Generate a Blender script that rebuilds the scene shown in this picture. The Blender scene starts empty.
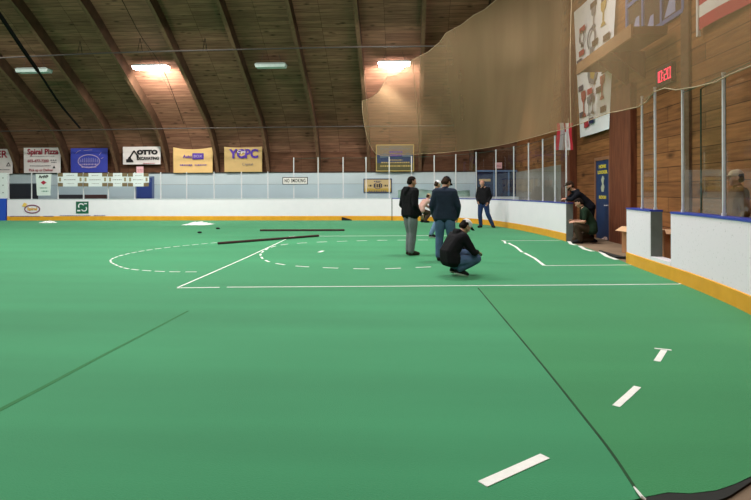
import bpy, bmesh, math, random
from mathutils import Vector, Matrix, Euler
random.seed(4)
S = bpy.context.scene
COL = S.collection
# ------------------------------------------------------------------ camera model (metres; photograph 751 x 500)
F, PX, HZ, EYE = 542.0, 375.5, 191.0, 1.45
PSI = math.atan(31 / F)
ROLL = math.radians(0.2)
cam_d = bpy.data.cameras.new('camera')
cam = bpy.data.objects.new('camera', cam_d)
COL.objects.link(cam)
cam_d.sensor_width = 36.0
cam_d.lens = 36.0 * F / 751.0
cam_d.shift_y = -(250.0 - HZ) / 751.0
cam_d.clip_end = 300
RC = Matrix.Rotation(PSI, 4, 'Z') @ Matrix.Rotation(math.pi / 2, 4, 'X') @ Matrix.Rotation(-ROLL, 4, 'Z')
cam.matrix_world = Matrix.Translation((0, 0, EYE)) @ RC
S.camera = cam
EYEV = Vector((0, 0, EYE))
RC3 = RC.to_3x3()


def ray(px, py):
    return RC3 @ Vector(((px - PX) / F, (HZ - py) / F, -1.0))


def at_z(px, py, z=0.0):
    d = ray(px, py)
    return EYEV + d * ((z - EYE) / d.z)


def at_y(px, py, Y):
    d = ray(px, py)
    return EYEV + d * (Y / d.y)


def at_x(px, py, X):
    d = ray(px, py)
    return EYEV + d * (X / d.x)


def at_d(px, py, D):
    return EYEV + ray(px, py) * D


def proj(p):
    q = RC3.transposed() @ (Vector(p) - EYEV)
    return (PX + F * q.x / -q.z, HZ - F * q.y / -q.z)


# ------------------------------------------------------------------ materials
def lin(c):
    c = c / 255.0
    return c / 12.92 if c <= 0.04045 else ((c + 0.055) / 1.055) ** 2.4


def rgb(r, g, b):
    return (lin(r), lin(g), lin(b), 1.0)


MATS = {}


def mat(name, col, rough=0.6, col2=None, scale=6.0, amount=0.5, bump=0.0, bscale=40.0, metal=0.0, emit=None, estr=1.0, spec=0.4, stretch=None):
    if name in MATS:
        return MATS[name]
    m = bpy.data.materials.new(name)
    m.use_nodes = True
    nt = m.node_tree
    b = nt.nodes['Principled BSDF']
    b.inputs['Roughness'].default_value = rough
    b.inputs['Metallic'].default_value = metal
    b.inputs['Specular IOR Level'].default_value = spec
    tc = nt.nodes.new('ShaderNodeTexCoord')
    mp = nt.nodes.new('ShaderNodeMapping')
    nt.links.new(tc.outputs['Object'], mp.inputs['Vector'])
    if stretch:
        mp.inputs['Scale'].default_value = stretch
    no = nt.nodes.new('ShaderNodeTexNoise')
    no.inputs['Scale'].default_value = scale
    no.inputs['Detail'].default_value = 5.0
    nt.links.new(mp.outputs[0], no.inputs['Vector'])
    if col2 is None:
        col2 = tuple(x * 0.78 for x in col[:3]) + (1,)
    rp = nt.nodes.new('ShaderNodeValToRGB')
    lo_ = 0.5 if name != 'board_scuffed' else 0.31
    rp.color_ramp.elements[0].position = lo_ - amount * 0.5
    rp.color_ramp.elements[1].position = lo_ + amount * 0.5
    rp.color_ramp.elements[0].color = col2
    rp.color_ramp.elements[1].color = col
    nt.links.new(no.outputs['Fac'], rp.inputs[0])
    nt.links.new(rp.outputs[0], b.inputs['Base Color'])
    if bump:
        n2 = nt.nodes.new('ShaderNodeTexNoise')
        n2.inputs['Scale'].default_value = bscale
        n2.inputs['Detail'].default_value = 3.0
        nt.links.new(tc.outputs['Object'], n2.inputs['Vector'])
        bp = nt.nodes.new('ShaderNodeBump')
        bp.inputs['Strength'].default_value = bump
        bp.inputs['Distance'].default_value = 0.02
        nt.links.new(n2.outputs['Fac'], bp.inputs['Height'])
        nt.links.new(bp.outputs[0], b.inputs['Normal'])
    if emit:
        b.inputs['Emission Color'].default_value = emit
        b.inputs['Emission Strength'].default_value = estr
    MATS[name] = m
    return m


def wood_mat(name, c1, c2, cline, plank=0.15, length=3.6, knots=True, seam=0.006, rough=0.75, knot_scale=1.0, off=0.37):
    """boards running along u (metres), stacked along v (metres)"""
    m = bpy.data.materials.new(name)
    m.use_nodes = True
    nt = m.node_tree
    L = nt.links.new
    b = nt.nodes['Principled BSDF']
    b.inputs['Roughness'].default_value = rough
    b.inputs['Specular IOR Level'].default_value = 0.15
    uv = nt.nodes.new('ShaderNodeUVMap')
    uv.uv_map = 'UVMap'
    br = nt.nodes.new('ShaderNodeTexBrick')
    br.inputs['Scale'].default_value = 1.0
    br.inputs['Brick Width'].default_value = length
    br.inputs['Row Height'].default_value = plank
    br.inputs['Mortar Size'].default_value = seam
    br.inputs['Mortar Smooth'].default_value = 0.3
    br.inputs['Color1'].default_value = c1
    br.inputs['Color2'].default_value = c2
    br.inputs['Mortar'].default_value = cline
    br.offset = off
    L(uv.outputs[0], br.inputs['Vector'])
    mp = nt.nodes.new('ShaderNodeMapping')
    mp.inputs['Scale'].default_value = (0.7, 9.0, 1.0)
    L(uv.outputs[0], mp.inputs['Vector'])
    no = nt.nodes.new('ShaderNodeTexNoise')
    no.inputs['Scale'].default_value = 1.6
    no.inputs['Detail'].default_value = 6.0
    L(mp.outputs[0], no.inputs['Vector'])
    mr = nt.nodes.new('ShaderNodeMapRange')
    mr.inputs['From Min'].default_value = 0.3
    mr.inputs['From Max'].default_value = 0.7
    mr.inputs['To Min'].default_value = 0.62
    mr.inputs['To Max'].default_value = 1.15
    L(no.outputs['Fac'], mr.inputs['Value'])
    mx = nt.nodes.new('ShaderNodeMix')
    mx.data_type = 'RGBA'
    mx.blend_type = 'MULTIPLY'
    mx.inputs[0].default_value = 1.0
    L(br.outputs['Color'], mx.inputs[6])
    L(mr.outputs[0], mx.inputs[7])
    out = mx.outputs[2]
    if knots:
        mp2 = nt.nodes.new('ShaderNodeMapping')
        mp2.inputs['Scale'].default_value = (1.6 * knot_scale, 4.2 * knot_scale, 1.0)
        L(uv.outputs[0], mp2.inputs['Vector'])
        vo = nt.nodes.new('ShaderNodeTexVoronoi')
        vo.inputs['Scale'].default_value = 1.0
        L(mp2.outputs[0], vo.inputs['Vector'])
        rp = nt.nodes.new('ShaderNodeValToRGB')
        rp.color_ramp.elements[0].position = 0.06
        rp.color_ramp.elements[0].color = (0.22, 0.22, 0.22, 1)
        rp.color_ramp.elements[1].position = 0.22
        rp.color_ramp.elements[1].color = (1, 1, 1, 1)
        L(vo.outputs['Distance'], rp.inputs[0])
        m2 = nt.nodes.new('ShaderNodeMix')
        m2.data_type = 'RGBA'
        m2.blend_type = 'MULTIPLY'
        m2.inputs[0].default_value = 0.85
        L(out, m2.inputs[6])
        L(rp.outputs[0], m2.inputs[7])
        out = m2.outputs[2]
    L(out, b.inputs['Base Color'])
    MATS[name] = m
    return m


def glass_mat(name, tint, refl=0.1, rough=0.02):
    m = bpy.data.materials.new(name)
    m.use_nodes = True
    nt = m.node_tree
    L = nt.links.new
    nt.nodes.remove(nt.nodes['Principled BSDF'])
    out = nt.nodes['Material Output']
    tr = nt.nodes.new('ShaderNodeBsdfTransparent')
    gl = nt.nodes.new('ShaderNodeBsdfGlossy')
    gl.inputs['Roughness'].default_value = rough
    no = nt.nodes.new('ShaderNodeTexNoise')
    no.inputs['Scale'].default_value = 1.2
    rp = nt.nodes.new('ShaderNodeValToRGB')
    rp.color_ramp.elements[0].color = tint
    rp.color_ramp.elements[1].color = tuple(min(1, x * 1.06) for x in tint[:3]) + (1,)
    L(no.outputs['Fac'], rp.inputs[0])
    L(rp.outputs[0], tr.inputs['Color'])
    fr = nt.nodes.new('ShaderNodeLayerWeight')
    fr.inputs['Blend'].default_value = 0.25
    mu = nt.nodes.new('ShaderNodeMath')
    mu.operation = 'MULTIPLY_ADD'
    mu.inputs[1].default_value = 0.5
    mu.inputs[2].default_value = refl
    L(fr.outputs['Fresnel'], mu.inputs[0])
    cl = nt.nodes.new('ShaderNodeClamp')
    L(mu.outputs[0], cl.inputs[0])
    mx = nt.nodes.new('ShaderNodeMixShader')
    L(cl.outputs[0], mx.inputs[0])
    L(tr.outputs[0], mx.inputs[1])
    L(gl.outputs[0], mx.inputs[2])
    L(mx.outputs[0], out.inputs[0])
    MATS[name] = m
    return m


def net_mat(name, col, cover):
    """fine woven mesh: cords cover part of the surface, the rest is open"""
    m = bpy.data.materials.new(name)
    m.use_nodes = True
    nt = m.node_tree
    L = nt.links.new
    nt.nodes.remove(nt.nodes['Principled BSDF'])
    out = nt.nodes['Material Output']
    tr = nt.nodes.new('ShaderNodeBsdfTransparent')
    df = nt.nodes.new('ShaderNodeBsdfDiffuse')
    tl = nt.nodes.new('ShaderNodeBsdfTranslucent')
    df.inputs['Color'].default_value = col
    tl.inputs['Color'].default_value = col
    m1 = nt.nodes.new('ShaderNodeMixShader')
    m1.inputs[0].default_value = 0.4
    L(df.outputs[0], m1.inputs[1])
    L(tl.outputs[0], m1.inputs[2])
    uv = nt.nodes.new('ShaderNodeUVMap')
    uv.uv_map = 'UVMap'
    mp = nt.nodes.new('ShaderNodeMapping')
    mp.inputs['Scale'].default_value = (0.55, 0.12, 1)
    L(uv.outputs[0], mp.inputs['Vector'])
    no = nt.nodes.new('ShaderNodeTexNoise')
    no.inputs['Scale'].default_value = 1.5
    no.inputs['Detail'].default_value = 3
    L(mp.outputs[0], no.inputs['Vector'])
    mr = nt.nodes.new('ShaderNodeMapRange')
    mr.inputs['From Min'].default_value = 0.3
    mr.inputs['From Max'].default_value = 0.7
    mr.inputs['To Min'].default_value = -0.06
    mr.inputs['To Max'].default_value = 0.06
    L(no.outputs['Fac'], mr.inputs['Value'])
    sx = nt.nodes.new('ShaderNodeSeparateXYZ')
    L(uv.outputs[0], sx.inputs[0])
    cr_ = nt.nodes.new('ShaderNodeValToRGB')       # cover varies along the net, lowest beside the gate
    els = cr_.color_ramp.elements
    els[0].position, els[0].color = 0.0, (0.40, 0.40, 0.40, 1)
    els[1].position, els[1].color = 1.0, (0.46, 0.46, 0.46, 1)
    for pos, c_ in ((0.10, 0.44), (0.2, 0.58), (0.34, 0.60), (0.42, 0.62), (0.50, 0.54), (0.53, 0.30), (0.61, 0.30), (0.66, 0.5)):
        e_ = els.new(pos)
        e_.color = (c_, c_, c_, 1)
    dv = nt.nodes.new('ShaderNodeMath')
    dv.operation = 'DIVIDE'
    dv.inputs[1].default_value = 26.0
    L(sx.outputs[0], dv.inputs[0])
    L(dv.outputs[0], cr_.inputs[0])
    ad = nt.nodes.new('ShaderNodeMath')
    ad.operation = 'ADD'
    L(cr_.outputs[0], ad.inputs[0])
    L(mr.outputs[0], ad.inputs[1])
    mx = nt.nodes.new('ShaderNodeMixShader')
    L(ad.outputs[0], mx.inputs[0])
    L(tr.outputs[0], mx.inputs[1])
    L(m1.outputs[0], mx.inputs[2])
    L(mx.outputs[0], out.inputs[0])
    MATS[name] = m
    return m


def turf_mat(name='turf_green', TURF0=None, TURF1=None):
    m = bpy.data.materials.new(name)
    m.use_nodes = True
    nt = m.node_tree
    L = nt.links.new
    b = nt.nodes['Principled BSDF']
    b.inputs['Roughness'].default_value = 0.85
    b.inputs['Specular IOR Level'].default_value = 0.25
    b.inputs['Sheen Weight'].default_value = 0.25
    b.inputs['Sheen Tint'].default_value = (0.55, 1.0, 0.75, 1)
    tc = nt.nodes.new('ShaderNodeTexCoord')

    def noise(scale, stretch, detail=4):
        mp = nt.nodes.new('ShaderNodeMapping')
        mp.inputs['Scale'].default_value = stretch
        L(tc.outputs['Object'], mp.inputs['Vector'])
        n = nt.nodes.new('ShaderNodeTexNoise')
        n.inputs['Scale'].default_value = scale
        n.inputs['Detail'].default_value = detail
        L(mp.outputs[0], n.inputs['Vector'])
        return n.outputs['Fac']
    a = noise(1.0, (0.12, 1.4, 1))
    c = noise(0.25, (1, 1, 1))
    f = noise(130.0, (1, 1, 1), 2)
    rp = nt.nodes.new('ShaderNodeValToRGB')
    rp.color_ramp.elements[0].position = 0.25
    rp.color_ramp.elements[1].position = 0.75
    rp.color_ramp.elements[0].color = TURF0
    rp.color_ramp.elements[1].color = TURF1
    ad = nt.nodes.new('ShaderNodeMath')
    ad.operation = 'ADD'
    L(a, ad.inputs[0])
    L(c, ad.inputs[1])
    ad2 = nt.nodes.new('ShaderNodeMath')
    ad2.operation = 'ADD'
    L(ad.outputs[0], ad2.inputs[0])
    L(f, ad2.inputs[1])
    dv = nt.nodes.new('ShaderNodeMath')
    dv.operation = 'DIVIDE'
    dv.inputs[1].default_value = 3.0
    L(ad2.outputs[0], dv.inputs[0])
    L(dv.outputs[0], rp.inputs[0])
    L(rp.outputs[0], b.inputs['Base Color'])
    bp = nt.nodes.new('ShaderNodeBump')
    bp.inputs['Strength'].default_value = 0.35
    bp.inputs['Distance'].default_value = 0.01
    L(f, bp.inputs['Height'])
    L(bp.outputs[0], b.inputs['Normal'])
    MATS[name] = m
    return m


T0_ = rgb(33, 108, 67)
T1_ = rgb(61, 154, 104)
M_turf = turf_mat('turf_green', T0_, T1_)
M_turf2 = turf_mat('turf_green_roll', rgb(33, 106, 60), rgb(60, 148, 92))
M_seam = mat('turf_seam', rgb(30, 78, 44), 0.9, rgb(18, 50, 26), scale=5)
M_backing = mat('turf_backing', rgb(40, 42, 40), 0.9, scale=14)
M_conc = mat('concrete', rgb(150, 128, 104), 0.8, rgb(112, 94, 76), scale=1.3, amount=0.6, bump=0.1)
M_deck = wood_mat('roof_deck', rgb(150, 110, 88), rgb(126, 90, 72), rgb(64, 44, 36), plank=0.2, length=2.735, knot_scale=0.8, seam=0.008, off=0.0)
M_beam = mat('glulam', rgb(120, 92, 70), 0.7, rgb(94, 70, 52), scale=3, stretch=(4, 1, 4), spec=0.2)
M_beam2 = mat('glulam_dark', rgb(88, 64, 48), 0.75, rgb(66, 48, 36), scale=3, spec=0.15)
M_ply = wood_mat('plywood', rgb(108, 74, 54), rgb(90, 60, 44), rgb(50, 28, 20), plank=1.22, length=2.44, knots=True, knot_scale=0.6)
M_plank = wood_mat('wall_plank', rgb(160, 108, 66), rgb(132, 86, 52), rgb(66, 38, 20), plank=0.34, length=4.2, seam=0.008, knot_scale=0.55)
M_red = mat('red_stain', rgb(132, 78, 52), 0.6, rgb(84, 44, 30), scale=4, stretch=(4, 4, 0.4), spec=0.25)
M_gray = mat('wall_gray', rgb(200, 212, 218), 0.7, rgb(188, 202, 208), scale=0.6)
M_gray2 = mat('wall_gray_low', rgb(184, 202, 211), 0.7, rgb(174, 193, 202), scale=0.6)
M_white = mat('board_white', rgb(244, 240, 248), 0.35, rgb(236, 233, 242), scale=3, amount=0.8)
M_scuff = mat('board_scuffed', rgb(244, 234, 246), 0.4, rgb(200, 192, 202), scale=30, amount=0.12)
M_kick = mat('kick_yellow', rgb(238, 172, 48), 0.4, rgb(222, 154, 36), scale=4)
M_cap = mat('cap_blue', rgb(44, 66, 176), 0.4)
M_endg = mat('board_core', rgb(112, 116, 112), 0.6)
M_alu = mat('aluminium', rgb(220, 222, 226), 0.4, scale=12)
M_glass = glass_mat('rink_glass', (0.90, 0.955, 0.95, 1), 0.05)
M_glass2 = glass_mat('rink_glass_green', (0.80, 0.90, 0.87, 1), 0.06)
M_gedge = mat('glass_edge', rgb(60, 96, 88), 0.2)
M_net = net_mat('net_mesh', rgb(172, 145, 112), 0.0)
M_cord = mat('net_cord', rgb(170, 148, 118), 0.8)
M_pipe = mat('pipe_grey', rgb(70, 62, 58), 0.6)
M_pipeb = mat('pipe_black', rgb(14, 13, 12), 0.8, spec=0.1)
M_tape = mat('tape_white', rgb(244, 244, 240), 0.6, rgb(228, 230, 224), scale=20)
M_black = mat('black', rgb(18, 18, 20), 0.7, scale=20)
M_tube = mat('tube_dark', rgb(64, 30, 26), 0.6, rgb(44, 22, 20), scale=5)


# ------------------------------------------------------------------ mesh builder
class MB:
    def __init__(s):
        s.v, s.f, s.uv, s.mi = [], [], [], []

    def add(s, vs, fs, uvs=None, mi=0):
        o = len(s.v)
        s.v += [tuple(v) for v in vs]
        for k, f in enumerate(fs):
            s.f.append([o + i for i in f])
            s.uv.append([uvs[i] for i in f] if uvs else None)
            s.mi.append(mi)
        return s

    def box(s, a, b, mi=0):
        x0, y0, z0 = a
        x1, y1, z1 = b
        vs = [(x0, y0, z0), (x1, y0, z0), (x1, y1, z0), (x0, y1, z0), (x0, y0, z1), (x1, y0, z1), (x1, y1, z1), (x0, y1, z1)]
        fs = [(3, 2, 1, 0), (4, 5, 6, 7), (0, 1, 5, 4), (1, 2, 6, 5), (2, 3, 7, 6), (3, 0, 4, 7)]
        return s.add(vs, fs, mi=mi)

    def tube(s, pts, r, n=8, closed=False, mi=0):
        pts = [Vector(p) for p in pts]
        rs = r if isinstance(r, (list, tuple)) else [r] * len(pts)
        vs, fs = [], []
        for i, p in enumerate(pts):
            t = (pts[min(i + 1, len(pts) - 1)] - pts[max(i - 1, 0)]).normalized()
            up = Vector((0, 0, 1)) if abs(t.z) < 0.9 else Vector((1, 0, 0))
            a = t.cross(up).normalized()
            b = a.cross(t).normalized()
            for k in range(n):
                an = 2 * math.pi * k / n
                vs.append(p + (a * math.cos(an) + b * math.sin(an)) * rs[i])
        for i in range(len(pts) - 1):
            for k in range(n):
                k2 = (k + 1) % n
                fs.append((i * n + k, i * n + k2, (i + 1) * n + k2, (i + 1) * n + k))
        fs.append(tuple(range(n - 1, -1, -1)))
        fs.append(tuple((len(pts) - 1) * n + k for k in range(n)))
        return s.add(vs, fs, mi=mi)

    def prism(s, poly, z0, z1, mi=0):
        """2-d polygon (x,y) extruded from z0 to z1"""
        n = len(poly)
        vs = [(p[0], p[1], z0) for p in poly] + [(p[0], p[1], z1) for p in poly]
        fs = [tuple(range(n - 1, -1, -1)), tuple(range(n, 2 * n))]
        fs += [(i, (i + 1) % n, n + (i + 1) % n, n + i) for i in range(n)]
        return s.add(vs, fs, mi=mi)

    def rect(s, x0, y0, x1, y1, z0, z1, mi=0):
        return s.prism([(x0, y0), (x1, y0), (x1, y1), (x0, y1)], z0, z1, mi)

    def ring(s, cx, cy, rx, ry, w, z0, z1, n=32, a0=0, a1=2 * math.pi):
        vs, fs = [], []
        full = abs(a1 - a0 - 2 * math.pi) < 1e-6
        m = n if full else n + 1
        for i in range(m):
            a = a0 + (a1 - a0) * i / n
            for (k, z) in ((-0.5, z0), (0.5, z0), (0.5, z1), (-0.5, z1)):
                vs.append((cx + (rx + k * w) * math.cos(a), cy + (ry + k * w) * math.sin(a), z))
        for i in range(n):
            j = (i + 1) % m
            for k in range(4):
                fs.append((i * 4 + k, j * 4 + k, j * 4 + (k + 1) % 4, i * 4 + (k + 1) % 4))
        if not full:
            fs += [(3, 2, 1, 0), tuple(n * 4 + k for k in range(4))]
        return s.add(vs, fs)

    def blob(s, c, r, n=10, squash=(1, 1, 1), jitter=0.0):
        vs, fs = [], []
        m = n // 2
        for i in range(1, m):
            th = math.pi * i / m
            for k in range(n):
                ph = 2 * math.pi * k / n
                rr = r * (1 + random.uniform(-jitter, jitter))
                vs.append((c[0] + rr * squash[0] * math.sin(th) * math.cos(ph), c[1] + rr * squash[1] * math.sin(th) * math.sin(ph), c[2] + rr * squash[2] * math.cos(th)))
        vs += [(c[0], c[1], c[2] + r * squash[2]), (c[0], c[1], c[2] - r * squash[2])]
        t, bt = len(vs) - 2, len(vs) - 1
        for k in range(n):
            k2 = (k + 1) % n
            fs.append((t, k, k2))
            for i in range(m - 2):
                fs.append((i * n + k, (i + 1) * n + k, (i + 1) * n + k2, i * n + k2))
            fs.append((bt, (m - 2) * n + k2, (m - 2) * n + k))
        return s.add(vs, fs)

    def build(s, name, material, parent=None, smooth=False, fix=True):
        me = bpy.data.meshes.new(name)
        me.from_pydata(s.v, [], s.f)
        if any(u for u in s.uv):
            ul = me.uv_layers.new(name='UVMap')
            li = 0
            for fi, f in enumerate(s.f):
                for k in range(len(f)):
                    ul.data[li].uv = s.uv[fi][k] if s.uv[fi] else (0, 0)
                    li += 1
        if fix and not any(u for u in s.uv):
            bm = bmesh.new()
            bm.from_mesh(me)
            bmesh.ops.recalc_face_normals(bm, faces=bm.faces)
            bm.to_mesh(me)
            bm.free()
        for mm in (material if isinstance(material, (list, tuple)) else [material]):
            me.materials.append(mm)
        if isinstance(material, (list, tuple)):
            for p, i in zip(me.polygons, s.mi):
                p.material_index = i
        if smooth:
            for p in me.polygons:
                p.use_smooth = True
        o = bpy.data.objects.new(name, me)
        COL.objects.link(o)
        if parent:
            o.parent = parent
        return o


def tag(o, label=None, cat=None, group=None, kind=None):
    if label:
        o['label'] = label
    if cat:
        o['category'] = cat
    if group:
        o['group'] = group
    if kind:
        o['kind'] = kind
    return o


def thing(name, label, cat, loc=(0, 0, 0), rz=0.0, group=None, M=None):
    o = bpy.data.objects.new(name, None)
    COL.objects.link(o)
    o.empty_display_size = 0.1
    if M is not None:
        o.matrix_world = M
    else:
        o.location = loc
        o.rotation_euler = (0, 0, rz)
    return tag(o, label, cat, group)


def struct(o):
    o['kind'] = 'structure'
    return o


def text_mesh(name, body, size, material, parent, x, y, z=0.004, sx=1.0, weight=0.0, align='CENTER', extr=0.0015):
    cu = bpy.data.curves.new('t', 'FONT')
    cu.body = body
    cu.size = size
    cu.align_x = align
    cu.align_y = 'CENTER'
    cu.extrude = extr
    cu.offset = weight
    cu.resolution_u = 3
    cu.space_character = 1.14 if body == 'NO SMOKING' else 1.0
    to = bpy.data.objects.new('t', cu)
    COL.objects.link(to)
    dg = bpy.context.evaluated_depsgraph_get()
    dg.update()
    me = bpy.data.meshes.new_from_object(to.evaluated_get(dg))
    bpy.data.objects.remove(to)
    bpy.data.curves.remove(cu)
    me.name = name
    for v in me.vertices:
        v.co.x *= sx
    me.materials.clear()
    me.materials.append(material)
    o = bpy.data.objects.new(name, me)
    COL.objects.link(o)
    o.parent = parent
    o.location = (x, y, z)
    return o


def cr(pts, n):
    """catmull-rom through points"""
    P = [Vector(p) for p in pts]
    P = [2 * P[0] - P[1]] + P + [2 * P[-1] - P[-2]]
    out = []
    for i in range(1, len(P) - 2):
        for k in range(n):
            t = k / n
            a, b, c, d = P[i - 1], P[i], P[i + 1], P[i + 2]
            out.append(0.5 * ((2 * b) + (c - a) * t + (2 * a - 5 * b + 4 * c - d) * t * t + (3 * b - a - 3 * c + d) * t ** 3))
    out.append(P[-2])
    return out


def resample(pts, step):
    out = [pts[0]]
    acc = 0.0
    for a, b in zip(pts, pts[1:]):
        L = (b - a).length
        while acc + L >= step:
            t = (step - acc) / L
            a = a.lerp(b, t)
            out.append(a)
            L = (b - a).length
            acc = 0.0
        acc += L
    if (out[-1] - pts[-1]).length > step * 0.3:
        out.append(pts[-1])
    return out


# ------------------------------------------------------------------ the rink outline (inner face of the boards)
XE = 5.9            # end wall
YW = 29.55          # far wall
YF = 26.75          # far boards
PATH = cr([(-34, YF, 0), (-24, YF, 0), (-14, YF, 0), (-6, YF, 0), (-2.5, YF, 0), (-0.4, 26.55, 0), (1.5, 25.75, 0), (2.55, 24.7, 0), (3.2, 23.55, 0), (3.75, 22.0, 0),
           (4.12, 20.2, 0), (4.38, 18.2, 0), (4.52, 16.1, 0), (4.52, 14, 0), (4.44, 12, 0), (4.36, 10.9, 0), (4.28, 9.6, 0), (4.25, 8.9, 0),
           (4.20, 8.1, 0), (4.08, 7.1, 0), (3.98, 6.5, 0), (3.72, 5.6, 0), (3.3, 4.7, 0), (2.6, 3.7, 0), (1.74, 2.9, 0), (1.1, 2.66, 0)], 12)
CUM = [0.0]
for a_, b_ in zip(PATH, PATH[1:]):
    CUM.append(CUM[-1] + (b_ - a_).length)


def path_at(s):
    s = max(0, min(CUM[-1] - 1e-6, s))
    for i in range(len(CUM) - 1):
        if CUM[i + 1] >= s:
            t = (s - CUM[i]) / (CUM[i + 1] - CUM[i])
            p = PATH[i].lerp(PATH[i + 1], t)
            d = (PATH[min(i + 2, len(PATH) - 1)] - PATH[max(i - 1, 0)]).normalized()
            return p, d, Vector((-d.y, d.x, 0))      # point, direction, outward normal
    raise ValueError


PXS = [proj(p)[0] for p in PATH]


def s_at_px(px):
    """arc length where the board line crosses the sight line of a photograph column"""
    for i in range(len(PATH) - 1):
        a, b = PXS[i], PXS[i + 1]
        if a <= px <= b and b > a:
            return CUM[i] + (CUM[i + 1] - CUM[i]) * (px - a) / (b - a)
    return None


def s_at_y(Y):
    for i in range(len(PATH) - 1):
        if PATH[i].y >= Y >= PATH[i + 1].y and PATH[i].x > 2:
            return CUM[i] + (CUM[i + 1] - CUM[i]) * (PATH[i].y - Y) / (PATH[i].y - PATH[i + 1].y)


BH, BT, KH = 1.10, 0.20, 0.22
FLOOR = -0.015


def sweep(s0, s1, prof, name, material, parent=None, step=0.35):
    """sweep a closed (offset outward, z) profile along the board line"""
    n = max(1, int(round((s1 - s0) / step)))
    vs, fs = [], []
    m = len(prof)
    for i in range(n + 1):
        p, d, o = path_at(s0 + (s1 - s0) * i / n)
        for (q, z) in prof:
            vs.append((p.x + o.x * q, p.y + o.y * q, z))
    for i in range(n):
        for k in range(m):
            k2 = (k + 1) % m
            fs.append((i * m + k, i * m + k2, (i + 1) * m + k2, (i + 1) * m + k))
    fs.append(tuple(range(m - 1, -1, -1)))
    fs.append(tuple(n * m + k for k in range(m)))
    mb = MB()
    mb.add(vs, fs)
    return mb.build(name, material, parent)


def local_to(root, *objs):
    bpy.context.view_layer.update()
    inv = root.matrix_world.inverted()
    for o in objs:
        o.parent = root
        if o.type == 'MESH':
            o.data.transform(inv)


def boards(s0, s1, label, white=None, capm=None):
    white = white or M_white
    p, d, o = path_at((s0 + s1) / 2)
    t = thing('dasher_board', label, 'rink board', (p.x, p.y, 0))
    a = sweep(s0, s1, [(0.0, KH), (0.0, BH - 0.03), (BT, BH - 0.03), (BT, FLOOR), (0.02, FLOOR), (0.02, KH)], 'board_panel', white)
    k = sweep(s0, s1, [(-0.012, 0.0), (-0.012, KH - 0.01), (0.0, KH), (0.018, KH), (0.018, 0.0)], 'kick_plate', M_kick)
    c = sweep(s0, s1, [(-0.012, BH - 0.03), (-0.012, BH), (BT + 0.01, BH), (BT + 0.01, BH - 0.03)], 'cap_rail', capm or M_cap)
    local_to(t, a, k, c)
    return t


S_SEAM = s_at_px(392)
S_G0 = s_at_px(566)
S_G1 = s_at_px(626.7)
S_H0 = s_at_px(650.5)
S_H1 = s_at_px(671)
S_N1 = s_at_y(4.9)
S_L0 = s_at_px(7.2)
M_capw = mat('cap_white', rgb(214, 220, 228), 0.4)
b1 = boards(S_L0, S_SEAM - 0.02, 'long straight white rink board with yellow kick plate below the far wall', capm=M_capw)
b2 = boards(S_SEAM + 0.02, S_G0, 'curved white rink board rounding the far corner up to the open gate')
b3 = boards(S_G1, S_H0, 'short white board stub between the open gate and the narrow gap', M_scuff)
b4 = boards(S_H1, S_N1, 'scuffed white board under the tall glass, ending nearest the camera', M_scuff)
# dark joint at the seam
j_ = sweep(S_SEAM - 0.019, S_SEAM + 0.019, [(-0.004, 0.0), (-0.004, BH - 0.01), (0.15, BH - 0.01), (0.15, 0.0)], 'board_joint', M_black)
local_to(b2, j_)
# grey end faces at the openings
for (s_, root, sg) in ((S_G0, b2, 1), (S_G1, b3, -1), (S_H0, b3, 1), (S_H1, b4, -1)):
    e_ = sweep(min(s_, s_ + sg * 0.012), max(s_, s_ + sg * 0.012), [(0.006, FLOOR), (0.006, BH - 0.03), (BT - 0.002, BH - 0.03), (BT - 0.002, FLOOR)], 'end_cover', M_endg)
    local_to(root, e_)
# low sill that carries the kick plate across the narrow gap
pg, dg_, og = path_at((S_H0 + S_H1) / 2)
sill = thing('gap_sill', 'low white sill with yellow kick plate crossing the narrow gap', 'sill', (pg.x, pg.y, 0))
a_ = sweep(S_H0 + 0.014, S_H1 - 0.014, [(0.0, KH), (0.0, KH + 0.06), (BT, KH + 0.06), (BT, FLOOR), (0.02, FLOOR), (0.02, KH)], 'sill_block', M_white)
k_ = sweep(S_H0 + 0.002, S_H1 - 0.002, [(-0.012, 0.0), (-0.012, KH - 0.01), (0.0, KH), (0.018, KH), (0.018, 0.0)], 'kick_plate', M_kick)
local_to(sill, a_, k_)

# ------------------------------------------------------------------ floor, turf
fl = MB()
fl.add([(-40, -6, FLOOR), (XE + 0.3, -6, FLOOR), (XE + 0.3, 31, FLOOR), (-40, 31, FLOOR)], [(0, 1, 2, 3)], [(-40, -6), (6, -6), (6, 31), (-40, 31)])
struct(fl.build('floor', M_conc))
poly = [(-34, 2.3), (0.4, 2.42)] + [tuple(at_z(x, y, 0.0))[:2] for x, y in ((632, 500), (648, 496.5), (668, 492.5), (690, 493.5), (716, 490.5), (735, 484), (752, 476))]
edge = [path_at(CUM[-1] - k * 0.25)[0] for k in range(int(CUM[-1] / 0.25))]
poly += [(p.x - 0.0, p.y) for p in edge if p.x > -33.9 and p.y > 3.2] + [(-34, YF)]
tb = MB()
tb.prism(poly, FLOOR + 0.001, 0.0)
turf = struct(tb.build('floor_turf', M_turf))


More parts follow.
